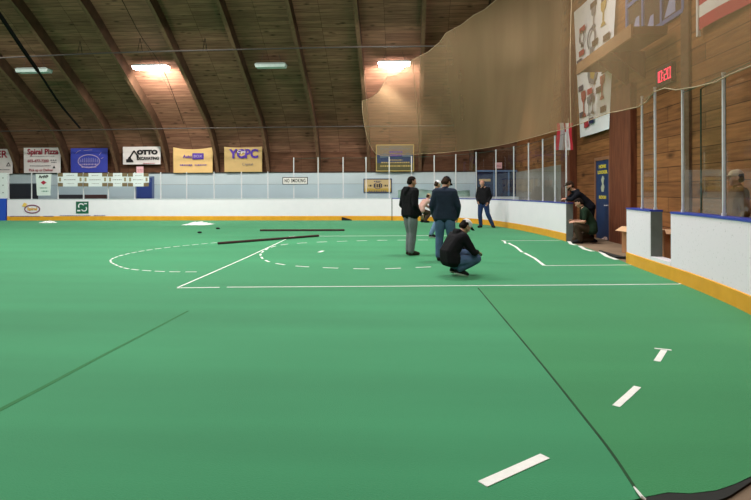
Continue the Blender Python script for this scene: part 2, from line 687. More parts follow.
def ground_strip(name, pts, w, z0, z1, material, parent=None):
    """flat strip of width w along ground points"""
    P = [Vector((p[0], p[1], 0)) for p in pts]
    L, R = [], []
    for i, p in enumerate(P):
        t = (P[min(i + 1, len(P) - 1)] - P[max(i - 1, 0)]).normalized()
        n = Vector((-t.y, t.x, 0))
        ww = w if not isinstance(w, (list, tuple)) else w[i]
        L.append(p + n * ww / 2)
        R.append(p - n * ww / 2)
    n_ = len(P)
    vs = [(p.x, p.y, z) for z in (z0, z1) for p in L + R]
    fs = []
    o = 2 * n_
    for i in range(n_ - 1):
        fs += [(o + i, o + i + 1, o + n_ + i + 1, o + n_ + i), (i, n_ + i, n_ + i + 1, i + 1),
               (i, i + 1, o + i + 1, o + i), (n_ + i, o + n_ + i, o + n_ + i + 1, n_ + i + 1)]
    fs += [(0, o, o + n_, n_), (n_ - 1, 2 * n_ - 1, o + 2 * n_ - 1, o + n_ - 1)]
    mb = MB()
    mb.add(vs, fs)
    return mb.build(name, material, parent)


def gp(*pix):
    return [tuple(at_z(x, y, 0.0))[:2] for x, y in pix]


sA = gp((641, 497), (611, 452), (583, 416), (552, 377), (520, 338), (478, 288))
ground_strip('seam', cr([(p[0], p[1], 0) for p in sA], 6), [0.016] * 31, 0.0, 0.0022, M_seam, turf)
rl = [(p[0] + 0.005, p[1]) for p in sA] + [(4.1, 8.18)] + [(p.x, p.y) for p in reversed(edge) if 3.2 < p.y < 8.1 and p.x > 1.12] + [tuple(at_z(x, y, 0.0))[:2] for x, y in ((752, 476), (735, 484), (716, 490.5), (690, 493.5), (668, 492.5), (650, 496))]
mb = MB()
mb.prism(rl, 0.0, 0.0012)
mb.build('turf_roll', M_turf2, turf)
sB = [(-2.74, 2.42)] + gp((-8, 414), (40, 389), (100, 357), (150, 331), (188, 311))
ground_strip('seam', cr([(p[0], p[1], 0) for p in sB], 6), [0.05 - 0.0007 * k for k in range(31)], 0.0, 0.002, mat('turf_seam_faint', rgb(44, 118, 66), 0.9), turf)
lift = MB()
q0 = at_z(641, 497, 0.0)
lift.tube([at_z(634, 487, 0.006), at_z(638, 492, 0.012), at_z(642, 497, 0.012), at_z(646, 500, 0.006)], [0.004, 0.007, 0.008, 0.005], 6)
tag(lift.build('cord', M_tape), 'short white cord end sticking out of the turf seam', 'cord')
# dark curled turf edge by the near gate
ce = gp((645, 500), (668, 497), (690, 498), (716, 494.5), (735, 487), (752, 478.5), (770, 468))
ground_strip('curled_edge', cr([(p[0], p[1], 0) for p in ce], 5), [0.05 + 0.035 * math.sin(k * 0.17) for k in range(31)], -0.012, -0.001, M_backing, turf)
ce = gp((600, 251.5), (612, 255.5), (620, 258), (627, 258))
ground_strip('curled_edge', ce, [0.05, 0.1, 0.22, 0.25], -0.004, 0.03, M_backing, turf)


# ------------------------------------------------------------------ white tape on the turf
def tape(pts, w, label, group=None, z=0.004):
    return tag(ground_strip('tape_strip', pts, w, 0.0, z, M_tape), label, 'tape', group)


tape(gp((482.5, 484.5), (515, 470), (545, 456.5)), 0.062, 'longest loose white tape strip at the front, beside the turf seam')
tape(gp((616, 406.5), (629, 395), (637.5, 387)), 0.05, 'middle loose white tape strip, between the long strip and the T mark')
tape(gp((657, 361.5), (664, 350.5)), 0.052, 'stem of the white T mark taped on the turf')
tape(gp((654.5, 348.6), (671.5, 350.4)), 0.03, 'thin crossbar of the white T mark taped on the turf')
tape(gp((178, 287.5), (215, 271.5), (250, 256), (286, 239.3)), 0.032, 'slanting white tape line from goal line corner to the dark tube')
tape(gp((177, 288), (219.5, 287.5)), 0.04, 'short goal line piece of white tape cut off at a corner')
tape(gp((227, 287.3), (400, 286.3), (560, 285.2), (679, 284.2)), 0.034, 'long white goal line tape crossing the turf past the crouching man')
tape(gp((679.5, 284.1), (684, 282.6)), 0.04, 'bent end of goal line tape turning up to the yellow kick plate')
tape(gp((289, 236.4), (396, 235.8), (452, 235.4)), 0.04, 'thin far white line behind the standing men')
tape(gp((545, 265.7), (632, 265)), 0.035, 'thin white line running from dashes to the gate stub')
tape(gp((503, 240.8), (560, 240.4)), 0.03, 'thin white line ending at the far gate post')
for (a, b, lb) in (((502, 240.5), (505.5, 243.5), 'smallest'), ((508.5, 243.2), (522, 252.2), 'middle'), ((524.5, 253), (544, 265.5), 'longest')):
    m_ = ((a[0] + b[0]) / 2 + 0.7, (a[1] + b[1]) / 2 - 0.8)
    tape(gp(a, m_, b), 0.06, lb + ' of three slanting white tapes in front of the gate')
for (a, b, lb) in (((569, 241.5), (575.5, 245.2), 'farthest'), ((579.5, 246), (593, 251.4), 'middle'), ((600.5, 252), (608, 257), 'nearest')):
    c_ = b if lb != 'nearest' else (617, 259.8)
    tape(gp(a, ((a[0] + c_[0]) / 2 - 1.5, (a[1] + c_[1]) / 2 + 0.6), c_), 0.09, lb + ' of three white tapes along the turf edge in the gate', z=0.006)
tape(gp((319, 252.3), (323, 250.9)), 0.08, 'tiny white tape scrap inside the inner dashed arc')


def dashed(pix, dash, gap, w, label, group, skip=0.0):
    P = cr([(p[0], p[1], 0) for p in gp(*pix)], 10)
    P = resample(P, 0.05)
    nd, ng = int(dash / 0.05), int(gap / 0.05)
    i = 0
    k = 0
    while i + nd < len(P):
        tape([(p.x, p.y) for p in P[i:i + nd + 1]], w, label, group)
        i += nd + ng
        k += 1
    return k


OUT = [(217, 242.6), (194, 244.7), (172, 247), (150, 249.8), (132, 253), (117, 256.8), (110.4, 260.8), (116, 265), (128, 268.8), (150, 270.9), (172, 271.8), (206, 272)]
dashed(OUT, 0.22, 0.13, 0.035, 'white dash of the wide arc curving left of the slanting line', 'dashes of the outer arc')
INN = [(428, 240), (394, 240.2), (361, 240.7), (340, 241.4), (312, 242.5), (284, 244.6), (268, 248.6), (260.5, 254.7), (266, 260.6), (280, 264.2), (304, 266.7), (340, 268.3), (377, 269), (405, 268), (442, 266.5)]
dashed(INN, 0.32, 0.35, 0.042, 'white dash of the inner crease arc around the standing men', 'dashes of the inner arc')

# ------------------------------------------------------------------ roof: deck, arches
PROF = [(29.5, 1.9), (29.45, 2.5), (28.75, 3.9), (27.9, 4.9), (26.1, 6.15), (23.8, 7.65), (21.6, 9.05), (18.5, 10.6), (15.5, 11.6), (13.3, 11.95)]
inner = cr([(0, y, z) for y, z in PROF], 6)
inner = [(p.y, p.z) for p in inner]
mid = 13.3
full_in = inner + [(2 * mid - y, z) for y, z in reversed(inner[:-1])]


def offset(pr, d):
    out = []
    for i, (y, z) in enumerate(pr):
        y0, z0 = pr[max(i - 1, 0)]
        y1, z1 = pr[min(i + 1, len(pr) - 1)]
        L = math.hypot(y1 - y0, z1 - z0)
        out.append((y + (z1 - z0) / L * d, z - (y1 - y0) / L * d))
    return out


full_out = offset(full_in, 0.55)
dk = MB()
vs, uvs, fs = [], [], []
acc = 0
for i, (y, z) in enumerate(full_out):
    if i:
        acc += math.hypot(y - full_out[i - 1][0], z - full_out[i - 1][1])
    for x in (-40, XE + 0.2):
        vs.append((x, y, z))
        uvs.append((x - (at_y(168, 172, 29.5).x + at_y(218, 172, 29.5).x) / 2, acc))
for i in range(len(full_out) - 1):
    fs.append((2 * i, 2 * i + 1, 2 * i + 3, 2 * i + 2))
dk.add(vs, fs, uvs)
struct(dk.build('ceiling', M_deck))
arch_px = [-83, -32, 18, 68, 118, 168, 218, 268.5, 319, 369, 420]
ordn = ['first', 'second', 'third', 'fourth', 'fifth', 'sixth', 'seventh', 'eighth', 'ninth', 'tenth', 'eleventh', 'twelfth', 'thirteenth', 'fourteenth', 'fifteenth', 'sixteenth']
fo2 = [(max(2 * mid - YW + 0.006, min(YW - 0.006, y)), z) for y, z in offset(full_in, 0.549)]


def arch(xc, label):
    w = 0.17
    mb = MB()
    n = len(full_in)
    vs = []
    for x in (xc - w / 2, xc + w / 2):
        vs += [(x, y, z) for y, z in full_in] + [(x, y, z) for y, z in fo2]
    fs, mi = [], []
    for i in range(n - 1):
        a = 0
        b = 2 * n
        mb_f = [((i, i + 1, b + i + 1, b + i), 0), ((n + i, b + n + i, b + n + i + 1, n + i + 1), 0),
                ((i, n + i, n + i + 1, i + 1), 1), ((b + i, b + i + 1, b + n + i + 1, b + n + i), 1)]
        for f, q in mb_f:
            fs.append(f)
            mi.append(q)
    mb.v = [(0, v[1], v[2]) if False else (v[0] - xc, v[1], v[2]) for v in vs]
    mb.f = [list(f) for f in fs]
    mb.uv = [None] * len(fs)
    mb.mi = mi
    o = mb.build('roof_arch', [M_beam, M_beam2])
    o.location = (xc, 0, 0)
    tag(o, label, 'roof arch', 'curved roof arches')
    o['kind'] = 'thing'


where = ['above far corner, out to the side', 'beside the unlit lamp near the dark pipe', 'between the cut off banner and pizza banner', 'rising between the pizza banner and the blue banner',
         'rising between the blue banner and the excavator banner', 'rising between excavator banner and first tan banner',
         'rising between the two tan banners', 'rising just past the purple lettered tan banner', 'rising past the no smoking sign', 'rising where the net begins', 'rising behind the framed yellow sign and net']
for px, wh in zip(arch_px, where):
    if px > -80:
        arch(at_y(px, 172, 29.5).x, 'brown laminated wooden roof arch ' + wh)
arch(at_y(471, 172, 29.5).x, 'brown laminated wooden roof arch behind the net, closest to the end wall')


# ------------------------------------------------------------------ walls
def uv_quad(name, pts, uvs, material):
    mb = MB()
    mb.add(pts, [(0, 1, 2, 3)], uvs)
    return struct(mb.build(name, material))


uv_quad('wall_far', [(-40, YW, FLOOR), (XE, YW, FLOOR), (XE, YW, 5.2), (-40, YW, 5.2)], [(-40, 0), (XE, 0), (XE, 5.2), (-40, 5.2)], M_ply)
lo = MB()
ZL = at_y(406, 172.3, YW - 0.12).z
lo.box((-40, YW - 0.12, 1.85), (XE - 0.1, YW - 0.1, ZL))
lo.box((-40, YW - 0.12, FLOOR), (XE - 0.1, YW - 0.1, 1.84))
o_ = lo.build('wall_far_lower', [M_gray, M_gray2])
struct(o_)
for p in o_.data.polygons:
    p.material_index = 0 if p.center.z > 1.845 else 1
tr_ = MB()
tr_.box((-40, YW - 0.14, ZL), (XE - 0.1, YW - 0.04, ZL + 0.07))
struct(tr_.build('trim_1', mat('trim_dark', rgb(58, 40, 32), 0.7)))
uv_quad('wall_end', [(XE, -6, FLOOR), (XE, 31, FLOOR), (XE, 31, 13), (XE, -6, 13)], [(-6, 0.06), (31, 0.06), (31, 13.06), (-6, 13.06)], M_plank)
uv_quad('wall_near', [(-40, -2.95, FLOOR), (XE, -2.95, FLOOR), (XE, -2.95, 5.2), (-40, -2.95, 5.2)], [(-40, 0), (6, 0), (6, 5.2), (-40, 5.2)], M_ply)
uv_quad('wall_left', [(-40, -6, FLOOR), (-40, 31, FLOOR), (-40, 31, 13), (-40, -6, 13)], [(-6, 0), (31, 0), (31, 13), (-6, 13)], M_plank)
# strip on the end wall beyond the gate; its colour imitates a glass reflection
g2 = MB()
g2.box((XE - 0.1, 19.6, FLOOR), (XE - 0.02, YW - 0.12, 2.42))
struct(g2.build('wall_end_reflection', mat('wall_reflection_tone', rgb(156, 154, 146), 0.7, rgb(136, 132, 122), scale=1.5)))


def end_y(px, X=XE):
    return at_x(px, HZ, X).y


# red-stained panels on the end wall
def wall_panel(name, px0, px1, z0, z1, depth=0.06, material=None):
    mb = MB()
    mb.box((XE - depth, end_y(px1), z0), (XE - 0.005, end_y(px0), z1))
    return struct(mb.build(name, material or M_red))


wall_panel('trim_2', 568, 577, FLOOR, 6.5, 0.25)
wall_panel('trim_3', 613, 633, FLOOR, 4.2, 0.10)
wall_panel('trim_4', 684, 692, FLOOR, 9.0, 0.06, M_beam)
wall_panel('trim_5', 633.5, 637, FLOOR, 4.2, 0.16)

# ------------------------------------------------------------------ glass and posts along the boards
GO = 0.10
T1, T2 = 2.42, 3.12


def post(s, top, label, group, w=0.042):
    p, d, o = path_at(s)
    q = p + o * GO
    t = thing('glass_post', label, 'glass post', (q.x, q.y, BH), math.atan2(d.y, d.x), group)
    mb = MB()
    dp = 0.015 if group != 'near glass posts' else 0.016
    mb.box((-w / 2, -dp, 0), (w / 2, dp, top - BH))
    mb.build('upright', M_alu, t)
    fb = MB()
    fb.box((-w / 2 - 0.006, -dp - 0.008, 0), (w / 2 + 0.006, dp + 0.008, 0.04))
    fb.build('base_bracket', M_alu, t)
    fb = MB()
    fb.box((-w / 2 - 0.003, -dp - 0.004, top - BH), (w / 2 + 0.003, dp + 0.004, top - BH + 0.02))
    fb.build('end_cap', M_alu, t)
    return t


def pane(s0, s1, top, label, group, material=None, z0=BH + 0.005):
    n = max(1, int(round((s1 - s0) / 0.5)))
    p, d, o = path_at((s0 + s1) / 2)
    t = thing('rink_glass', label, 'rink glass', (p.x, p.y, z0), 0, group)
    mb = MB()
    vs, fs = [], []
    for i in range(n + 1):
        p, d, o = path_at(s0 + (s1 - s0) * i / n)
        q = p + o * GO
        vs += [(q.x, q.y, z0), (q.x, q.y, top)]
    for i in range(n):
        fs.append((2 * i, 2 * i + 2, 2 * i + 3, 2 * i + 1))
    mb.add(vs, fs)
    g = mb.build('pane', material or M_glass, fix=False)
    ed = MB()
    ed.tube([vs[2 * i + 1] for i in range(n + 1)], 0.006, 4)
    e = ed.build('top_edge', M_gedge)
    local_to(t, g, e)
    return t


left_px = [7.5, 30.5, 57, 82.5, 107.5, 134, 160, 186, 213.5, 241, 267.5]
right_px = [293.5, 318, 343, 366, 389, 411, 433.5, 454.5, 474.5, 494, 511.5, 526, 540, 552, 563]
SL = [s_at_px(x) for x in left_px]
SR = [s_at_px(x) for x in right_px]
for i, s in enumerate(SL):
    post(s, T1, 'short metal glass post on the far boards, %s counted from the blue end panel' % ordn[i], 'short glass posts')
for i, s in enumerate(SR):
    post(s, T2, 'tall metal glass post, %s counted from the no smoking sign towards the gate' % ordn[i], 'tall glass posts')
allL = SL + [SR[0]]
for i in range(len(allL) - 1):
    pane(allL[i] + 0.045, allL[i + 1] - 0.045, T1 - 0.02, 'low clear glass sheet on the far boards, %s counted from the blue end panel' % ordn[i], 'low glass sheets')
for i in range(len(SR) - 1):
    pane(SR[i] + 0.05, SR[i + 1] - 0.05, T2 - 0.02, 'tall clear glass sheet, %s counted from the no smoking sign towards the gate' % ordn[i], 'tall glass sheets')
post(s_at_px(637), 3.2, 'metal glass post in the middle of the board stub by the gate', 'near glass posts', 0.032)
post(S_H0 - 0.04, 3.25, 'metal glass post at the end of the stub beside the narrow gap', 'near glass posts', 0.03)
post(s_at_px(676.5), 3.02, 'slim metal glass post where the scuffed board starts after the gap', 'near glass posts', 0.026)
post(s_at_px(716), 3.0, 'thickest metal glass post, on the scuffed board near the person', 'near glass posts', 0.03)
post(S_N1 - 0.05, 3.0, 'metal glass post at the outer end of the scuffed board', 'near glass posts', 0.03)
pane(s_at_px(637) + 0.03, S_H0 - 0.08, 3.15, 'narrow clear glass sheet standing on the board stub', None)
pane(s_at_px(676.5) + 0.03, s_at_px(716) - 0.035, 2.98, 'greenish glass sheet between the slim post and the thick post', None, M_glass2)
pane(s_at_px(716) + 0.035, S_N1 - 0.09, 2.98, 'large clear glass sheet with a person standing behind it', None)
# second sheet stored behind (its edge shows through the first)
pa, da, oa = path_at(s_at_px(690))
pb, db, ob = path_at(s_at_px(713))
t = thing('rink_glass', 'second greenish glass sheet standing close behind the first, dark edged', 'rink glass', (pa.x, pa.y, BH))
A_, B_ = pa + oa * 0.16, pb + ob * 0.16
mb = MB()
mb.add([(A_.x, A_.y, BH + 0.005), (B_.x, B_.y, BH + 0.005), (B_.x, B_.y, 3.02), (A_.x, A_.y, 2.95)], [(0, 1, 2, 3)])
g_ = mb.build('pane', M_glass2, fix=False)
mb = MB()
mb.tube([(A_.x, A_.y, BH + 0.005), (A_.x, A_.y, 2.95), (B_.x, B_.y, 3.02), (B_.x, B_.y, BH + 0.005)], 0.012, 4)
e_ = mb.build('edge_strip', M_gedge)
local_to(t, g_, e_)

# ------------------------------------------------------------------ protective net
NETB, NETT = [], []


def on_path(px, py):
    s = s_at_px(px)
    p, d, o = path_at(s)
    q = p + o * 0.0
    D = -(RC3.transposed() @ (Vector((q.x, q.y, EYE)) - EYEV)).z
    return at_d(px, py, D)


PAIR = [(376, 154, 362, 101, 25.5), (382, 155.5, 370, 98.5, 25.2), (386, 155.5, 378, 92.5, 24.9), (390, 155.4, 387, 77, 24.3), (400, 155, 394, 76, 24.1), (411, 154.6, 402, 71.5, 23.8), (420, 154, 412, 60, 23.4), (433, 153.4, 428, 52, 23.0), (445, 152.5, 439, 43, 22.5),
        (454, 151.6, 446, 33, 22.0), (465, 150.5, 461, 25, 21.5), (474, 149.6, 474, 15, 21.0), (485, 148, 484, 10, 20.6), (494, 146.5, 496, 0, 20.1), (511, 143, 520, -18, 19), (526, 139, 534, -30, 18.2), (540, 135.5, 546, -40, 17.4), (552, 132, 556, -45, 16.7), (563, 129.5, 566, -50, 16.2),
        (571, 127, 573, -52, 15.8), (580, 124, 582, -56, 15.2), (598, 117, 599, -66, 13.8), (609, 113, 610, -74, 12.9), (624, 110, 625, -82, 11.6), (638, 107, 638, -90, 10.6), (647, 101.5, 647, -94, 10.1), (654, 92, 654, -97, 9.7), (665, 88, 665, -101, 9.2), (676, 90, 676, -106, 8.8), (695, 87, 695, -112, 8.1),
        (716, 82, 716, -118, 7.5), (731, 74, 731, -124, 7.1), (751, 66, 751, -132, 6.6), (775, 52, 775, -140, 6.1), (800, 36, 800, -150, 5.7)]
bot = [p[:2] for p in PAIR]
top = [p[2:] for p in PAIR]
n = min(len(bot), len(top))
ROWS = 24
vs, uvs = [], []
acc = 0
prev = None
for i in range(n):
    B = on_path(bot[i][0], bot[i][1]) if s_at_px(bot[i][0]) else at_d(bot[i][0], bot[i][1], 6.0)
    T = at_d(*top[i])
    if prev is not None:
        acc += (B - prev).length
    prev = B
    NETB.append(B)
    NETT.append(T)
    L = (T - B).length
    for j in range(ROWS + 1):
        t_ = j / ROWS
        p = B.lerp(T, t_)
        bow = 4 * t_ * (1 - t_)
        fold = 0.05 * math.sin(i * 1.7 + 2 * t_) * bow
        p = p + Vector((0.10 * bow + fold if i < 19 else -0.06 * bow - abs(fold), -0.25 * bow + fold, -0.25 * bow))
        if i == 0:
            p.x -= 0.28 * bow
        if i == 1:
            p.x -= 0.2 * bow
        vs.append(p)
        uvs.append((acc, L * t_))
fs = []
for i in range(n - 1):
    for j in range(ROWS):
        a = i * (ROWS + 1) + j
        fs.append((a, a + ROWS + 1, a + ROWS + 2, a + 1))
net = thing('protective_netting', 'tan spectator netting hung from the roof down to the tall glass tops', 'netting', tuple(NETB[10]))
mb = MB()
mb.add(vs, fs, uvs)
nm = mb.build('mesh_sheet', M_net, smooth=True)
mb = MB()
mb.tube([vs[i * (ROWS + 1)] for i in range(n)], 0.010, 5)
c1 = mb.build('bottom_cord', M_cord)
mb = MB()
edge_pts = [vs[j] for j in range(ROWS + 1)] + [vs[i * (ROWS + 1) + ROWS] for i in range(1, n)]
mb.tube(edge_pts, 0.012, 5)
c2 = mb.build('edge_cord', M_cord)
mb = MB()
k0 = 19
mb.tube([vs[k0 * (ROWS + 1) + j] for j in range(ROWS + 1)], 0.012, 5)
c3 = mb.build('joining_cord', M_cord)
mb = MB()
mb.tube([vs[6 * (ROWS + 1) + j] for j in range(ROWS + 1)], 0.012, 5)
c4 = mb.build('joining_cord', M_cord)
local_to(net, nm, c1, c2, c3, c4)

# ------------------------------------------------------------------ pipes and lamps under the roof
mb = MB()
mb.tube([at_y(x, y, 27.4) for x, y in ((-60, 132.6), (0, 131.2), (70, 130.2), (150, 128.8), (230, 127.8), (300, 127), (357, 126.4), (430, 126), (520, 125.5))], 0.03, 6)
p1 = mb.build('sprinkler_pipe', M_pipe)
tag(p1, 'thin straight pipe running along the foot of the roof above the banners', 'pipe')
mb = MB()
mb.tube([at_y(x, y, 22.9) for x, y in ((-40, 60), (0, 57.8), (48, 55.6), (100, 53.2), (150, 51.5), (190, 50.6), (250, 49.2), (300, 48), (360, 46.9), (430, 46.2), (520, 45.6))], 0.032, 6)
p2 = mb.build('sprinkler_pipe', M_pipe)
tag(p2, 'thin pipe crossing the roof arches above the hanging lamps', 'pipe')
mb = MB()
for (x, y) in ((80, 45), (140, 42), (205, 42)):
    for dx in (-2.4, 2.4):
        mb.tube([at_y(x, y - 4, 23.0), at_y(x + dx, y + 9.5, 22.9)], 0.012, 4)
mb.build('pipe_hanger', M_pipeb, p2)
mb = MB()
dpts = [at_d(-30, -28, 19), at_d(0, 15, 20.5), at_d(20, 45, 22), at_d(40, 74, 23.6), at_d(60, 104, 25.4), at_d(80, 128, 27.0)]
mb.tube(cr(dpts, 5), [0.085] * 15 + [0.05] * 11, 6)
tag(mb.build('drain_pipe', M_pipeb), 'thick black pipe slanting down across the roof by the unlit lamp', 'pipe')
mb = MB()
mb.tube(cr([at_d(118, -8, 21.3), at_d(141, 36, 23.4), at_d(163, 69, 25.3), at_d(184, 124, 27.8)], 5), [0.014] * 16, 5)
tag(mb.build('power_cable', M_pipeb), 'thin dark cable running down the roof to the excavator banner side', 'cable')

M_lit = mat('lamp_lit', rgb(255, 246, 250), 0.4, emit=(1.0, 0.9, 0.92, 1), estr=26.0)
M_unlit = mat('lamp_unlit', rgb(190, 206, 200), 0.4, emit=(0.6, 0.8, 0.74, 1), estr=0.06)  # faint glow added to the diffusers of lamps that are off
M_house = mat('lamp_housing', rgb(150, 160, 156), 0.5)


def lamp(px, py, w, lit, label):
    D = 24.6
    c = at_y(px, py, D)
    hw = w / F * D / 2
    t = thing('hanging_lamp', label, 'lamp', tuple(c), 0, 'hanging roof lamps')
    mb = MB()
    mb.prism([(-hw, 0.08), (-hw * 0.86, 0.12), (hw * 0.86, 0.12), (hw, 0.08), (hw, 0.05), (-hw, 0.05)], -0.2, 0.2)
    h = mb.build('housing', M_house, t)
    h.rotation_euler = (math.pi / 2, 0, 0)
    mb = MB()
    mb.prism([(-hw * 0.99, 0.048), (hw * 0.99, 0.048), (hw * 0.97, -0.04), (hw * 0.93, -0.085), (-hw * 0.93, -0.085), (-hw * 0.97, -0.04)], -0.19, 0.19)
    d = mb.build('diffuser', M_lit if lit else M_unlit, t)
    d.rotation_euler = (math.pi / 2, 0, 0)
    for sx in (-0.7, 0.7):
        mb = MB()
        mb.tube([(sx * hw, 0, 0.1), (sx * hw * 0.7, 0, 0.62)], 0.008, 4)
        mb.build('chain', M_pipe, t)
    return c


lampL = lamp(151, 67.5, 36, True, 'lit white lamp hanging above the excavator banner')
lamp(271, 66, 31.5, False, 'unlit greenish lamp hanging between the two lit lamps')
lampR = lamp(394, 64, 32, True, 'lit white lamp hanging beside the upper edge of the net')
lamp(34, 71, 35, False, 'unlit greenish lamp hanging behind the slanting black pipe')


# ------------------------------------------------------------------ signs and banners
def wall_frame(x0, y0, x1, y1, Y):
    """pixel box on a far-wall plane -> matrix (x right, y up, z towards the rink), width, height"""
    a = at_y(x0, y1, Y)
    b = at_y(x1, y0, Y)
    w, h = b.x - a.x, b.z - a.z
    M = Matrix(((1, 0, 0, (a.x + b.x) / 2), (0, 0, -1, Y), (0, 1, 0, a.z), (0, 0, 0, 1)))
    return M, w, h


def end_frame(px0, px1, zb, X):
    """columns on an end-wall plane"""
    y0, y1 = end_y(px0, X), end_y(px1, X)
    M = Matrix(((0, 0, -1, X), (-1, 0, 0, (y0 + y1) / 2), (0, 1, 0, zb), (0, 0, 0, 1)))
    return M, y0 - y1


def cloth(w, h, name, material, parent, sag=0.0, wave=0.015, nx=14, ny=8):
    mb = MB()
    vs, fs = [], []
    for j in range(ny + 1):
        for i in range(nx + 1):
            u, v = i / nx, j / ny
            x = (u - 0.5) * w
            y = v * h - sag * 4 * u * (1 - u) * v
            z = wave * math.sin(u * 9 + v * 2) * (0.4 + v * 0.6)
            vs.append((x, y, z))
    for j in range(ny):
        for i in range(nx):
            a = j * (nx + 1) + i
            fs.append((a, a + 1, a + nx + 2, a + nx + 1))
    mb.add(vs, fs)
    return mb.build(name, material, parent, smooth=True, fix=False)


def m_(name, r, g, b, rough=0.6):
    return mat(name, rgb(r, g, b), rough, tuple(x * 0.92 for x in rgb(r, g, b)[:3]) + (1,), scale=4)


M_bw = m_('banner_white', 232, 226, 224)
M_bt = m_('banner_tan', 226, 190, 126)
M_bb = m_('banner_blue', 58, 70, 176)
M_ink = m_('ink_black', 28, 24, 28)
M_inkr = m_('ink_red', 168, 40, 66)
M_inkp = m_('ink_purple', 84, 50, 160)
M_inkg = m_('ink_grey', 120, 116, 122)
M_inkl = m_('ink_lilac', 176, 160, 206)
M_pink = m_('paper_pink', 240, 190, 196)
YB = 29.27


def lines(parent, material, rows, z=0.02, name='small_print'):
    """tiny unreadable print as broken bars: (x0, x1, y, height)"""
    mb = MB()
    for (x0, x1, y, hh) in rows:
        x = x0
        while x < x1:
            L = random.uniform(0.03, 0.11)
            mb.rect(x, y - hh / 2, min(x1, x + L), y + hh / 2, z, z + 0.003)
            x += L + 0.03
    return mb.build(name, material, parent)


# pizza banner
M, w, h = wall_frame(24, 147.5, 60.5, 173, YB)
t = thing('banner', 'white pizza banner with dark red lettering on the far wall', 'banner', M=M)
cloth(w, h, 'cloth', M_bw, t)
text_mesh('lettering', 'Spiral Pizza', 0.42, M_inkr, t, 0.05, h * 0.83, 0.03, 0.95, 0.012)
text_mesh('lettering', '603-477-7200', 0.22, M_inkr, t, -0.22, h * 0.47, 0.03, 1.0, 0.003)
text_mesh('lettering', 'Pick up or Deliver', 0.20, M_inkr, t, -0.05, h * 0.11, 0.03, 0.95, 0.002)
lines(t, M_inkg, [(-0.7, 0.75, h * 0.66, 0.03), (0.5, 0.85, h * 0.5, 0.05), (0.55, 0.85, h * 0.42, 0.05), (-0.7, 0.5, h * 0.28, 0.04)], 0.028)
mb = MB()
mb.prism([(0.62, h * 0.18), (0.78, h * 0.18), (0.71, h * 0.29)], 0.028, 0.032)
mb.build('logo', M_ink, t)
# cut-off banner at the far side
M, w, h = wall_frame(-30, 149, 12.5, 174, YB)
t = thing('banner', 'white banner cut off by the photo edge with a big red R', 'banner', M=M)
cloth(w, h, 'cloth', M_bw, t)
text_mesh('lettering', 'ER', 0.55, M_inkr, t, w * 0.5 - 0.62, h * 0.78, 0.03, 1.05, 0.012)
lines(t, M_inkg, [(-0.6, w * 0.5 - 0.15, h * 0.17, 0.04), (-0.6, w * 0.2, h * 0.36, 0.05)], 0.028)
mb = MB()
for k in range(3):
    a0, a1 = math.pi / 2 + k * 2.0944, math.pi / 2 + (k + 1) * 2.0944
    A, B = Vector((math.cos(a0), math.sin(a0))), Vector((math.cos(a1), math.sin(a1)))
    cxx, cyy = w * 0.5 - 0.22, h * 0.36
    mb.prism([(cxx + A.x * 0.15, cyy + A.y * 0.15), (cxx + B.x * 0.15, cyy + B.y * 0.15), (cxx + B.x * 0.09, cyy + B.y * 0.09), (cxx + A.x * 0.09, cyy + A.y * 0.09)], 0.028, 0.032)
mb.build('logo', M_ink, t)
# blue banner with a pale ring
M, w, h = wall_frame(71, 148, 107.5, 172.5, YB)
t = thing('banner', 'plain blue banner with a pale oval emblem on the far wall', 'banner', M=M)
cloth(w, h, 'cloth', M_bb, t)
mb = MB()
mb.ring(0, h * 0.46, 0.62, 0.36, 0.05, 0.03, 0.034)
mb.build('emblem_ring', M_inkl, t)
mb = MB()
for k in range(9):
    u = -0.5 + k * 0.125
    hh = 0.13 + 0.09 * math.cos(u * 3)
    mb.prism([(u - 0.05, h * 0.40), (u + 0.05, h * 0.42), (u + 0.045, h * 0.42 + hh), (u - 0.02, h * 0.46 + hh)], 0.03, 0.034)
mb.build('emblem_figures', m_('ink_bluegrey', 126, 124, 196), t)
lines(t, M_inkl, [(-0.5, 0.5, h * 0.33, 0.09), (-0.42, 0.42, h * 0.22, 0.07)], 0.03, 'emblem_print')
mb = MB()
for (x, y, L, a) in ((-0.75, h * 0.78, 0.2, 0.7), (-0.62, h * 0.86, 0.18, 0.4), (0.6, h * 0.7, 0.2, 0.9), (0.7, h * 0.55, 0.16, 0.5), (-0.3, h * 0.9, 0.5, 0.05)):
    c_, s_ = math.cos(a), math.sin(a)
    mb.prism([(x, y), (x + L * c_, y + L * s_), (x + L * c_ - 0.02 * s_, y + L * s_ + 0.02), (x - 0.02 * s_, y + 0.02)], 0.03, 0.034)
mb.build('emblem_streaks', M_inkl, t)
# excavator banner
M, w, h = wall_frame(123, 146.5, 160.5, 164.5, YB)
t = thing('banner', 'white excavator banner with bold black OTTO lettering', 'banner', M=M)
cloth(w, h, 'cloth', M_bw, t)
text_mesh('lettering', 'OTTO', 0.31, M_ink, t, 0.33, h * 0.67, 0.03, 1.3, 0.028)
text_mesh('lettering', 'EXCAVATING', 0.22, M_ink, t, 0.36, h * 0.33, 0.03, 0.92, 0.012)
lines(t, M_inkr, [(0.1, 0.75, h * 0.05, 0.04)], 0.028)
mb = MB()
mb.prism([(-0.86, 0.12), (-0.45, 0.12), (-0.5, 0.24), (-0.58, 0.3), (-0.62, 0.42), (-0.72, 0.42), (-0.78, 0.3), (-0.88, 0.28)], 0.03, 0.036)
mb.prism([(-0.72, 0.38), (-0.46, 0.76), (-0.40, 0.72), (-0.62, 0.36)], 0.03, 0.036)
mb.prism([(-0.47, 0.76), (-0.40, 0.78), (-0.2, 0.52), (-0.26, 0.47)], 0.03, 0.036)
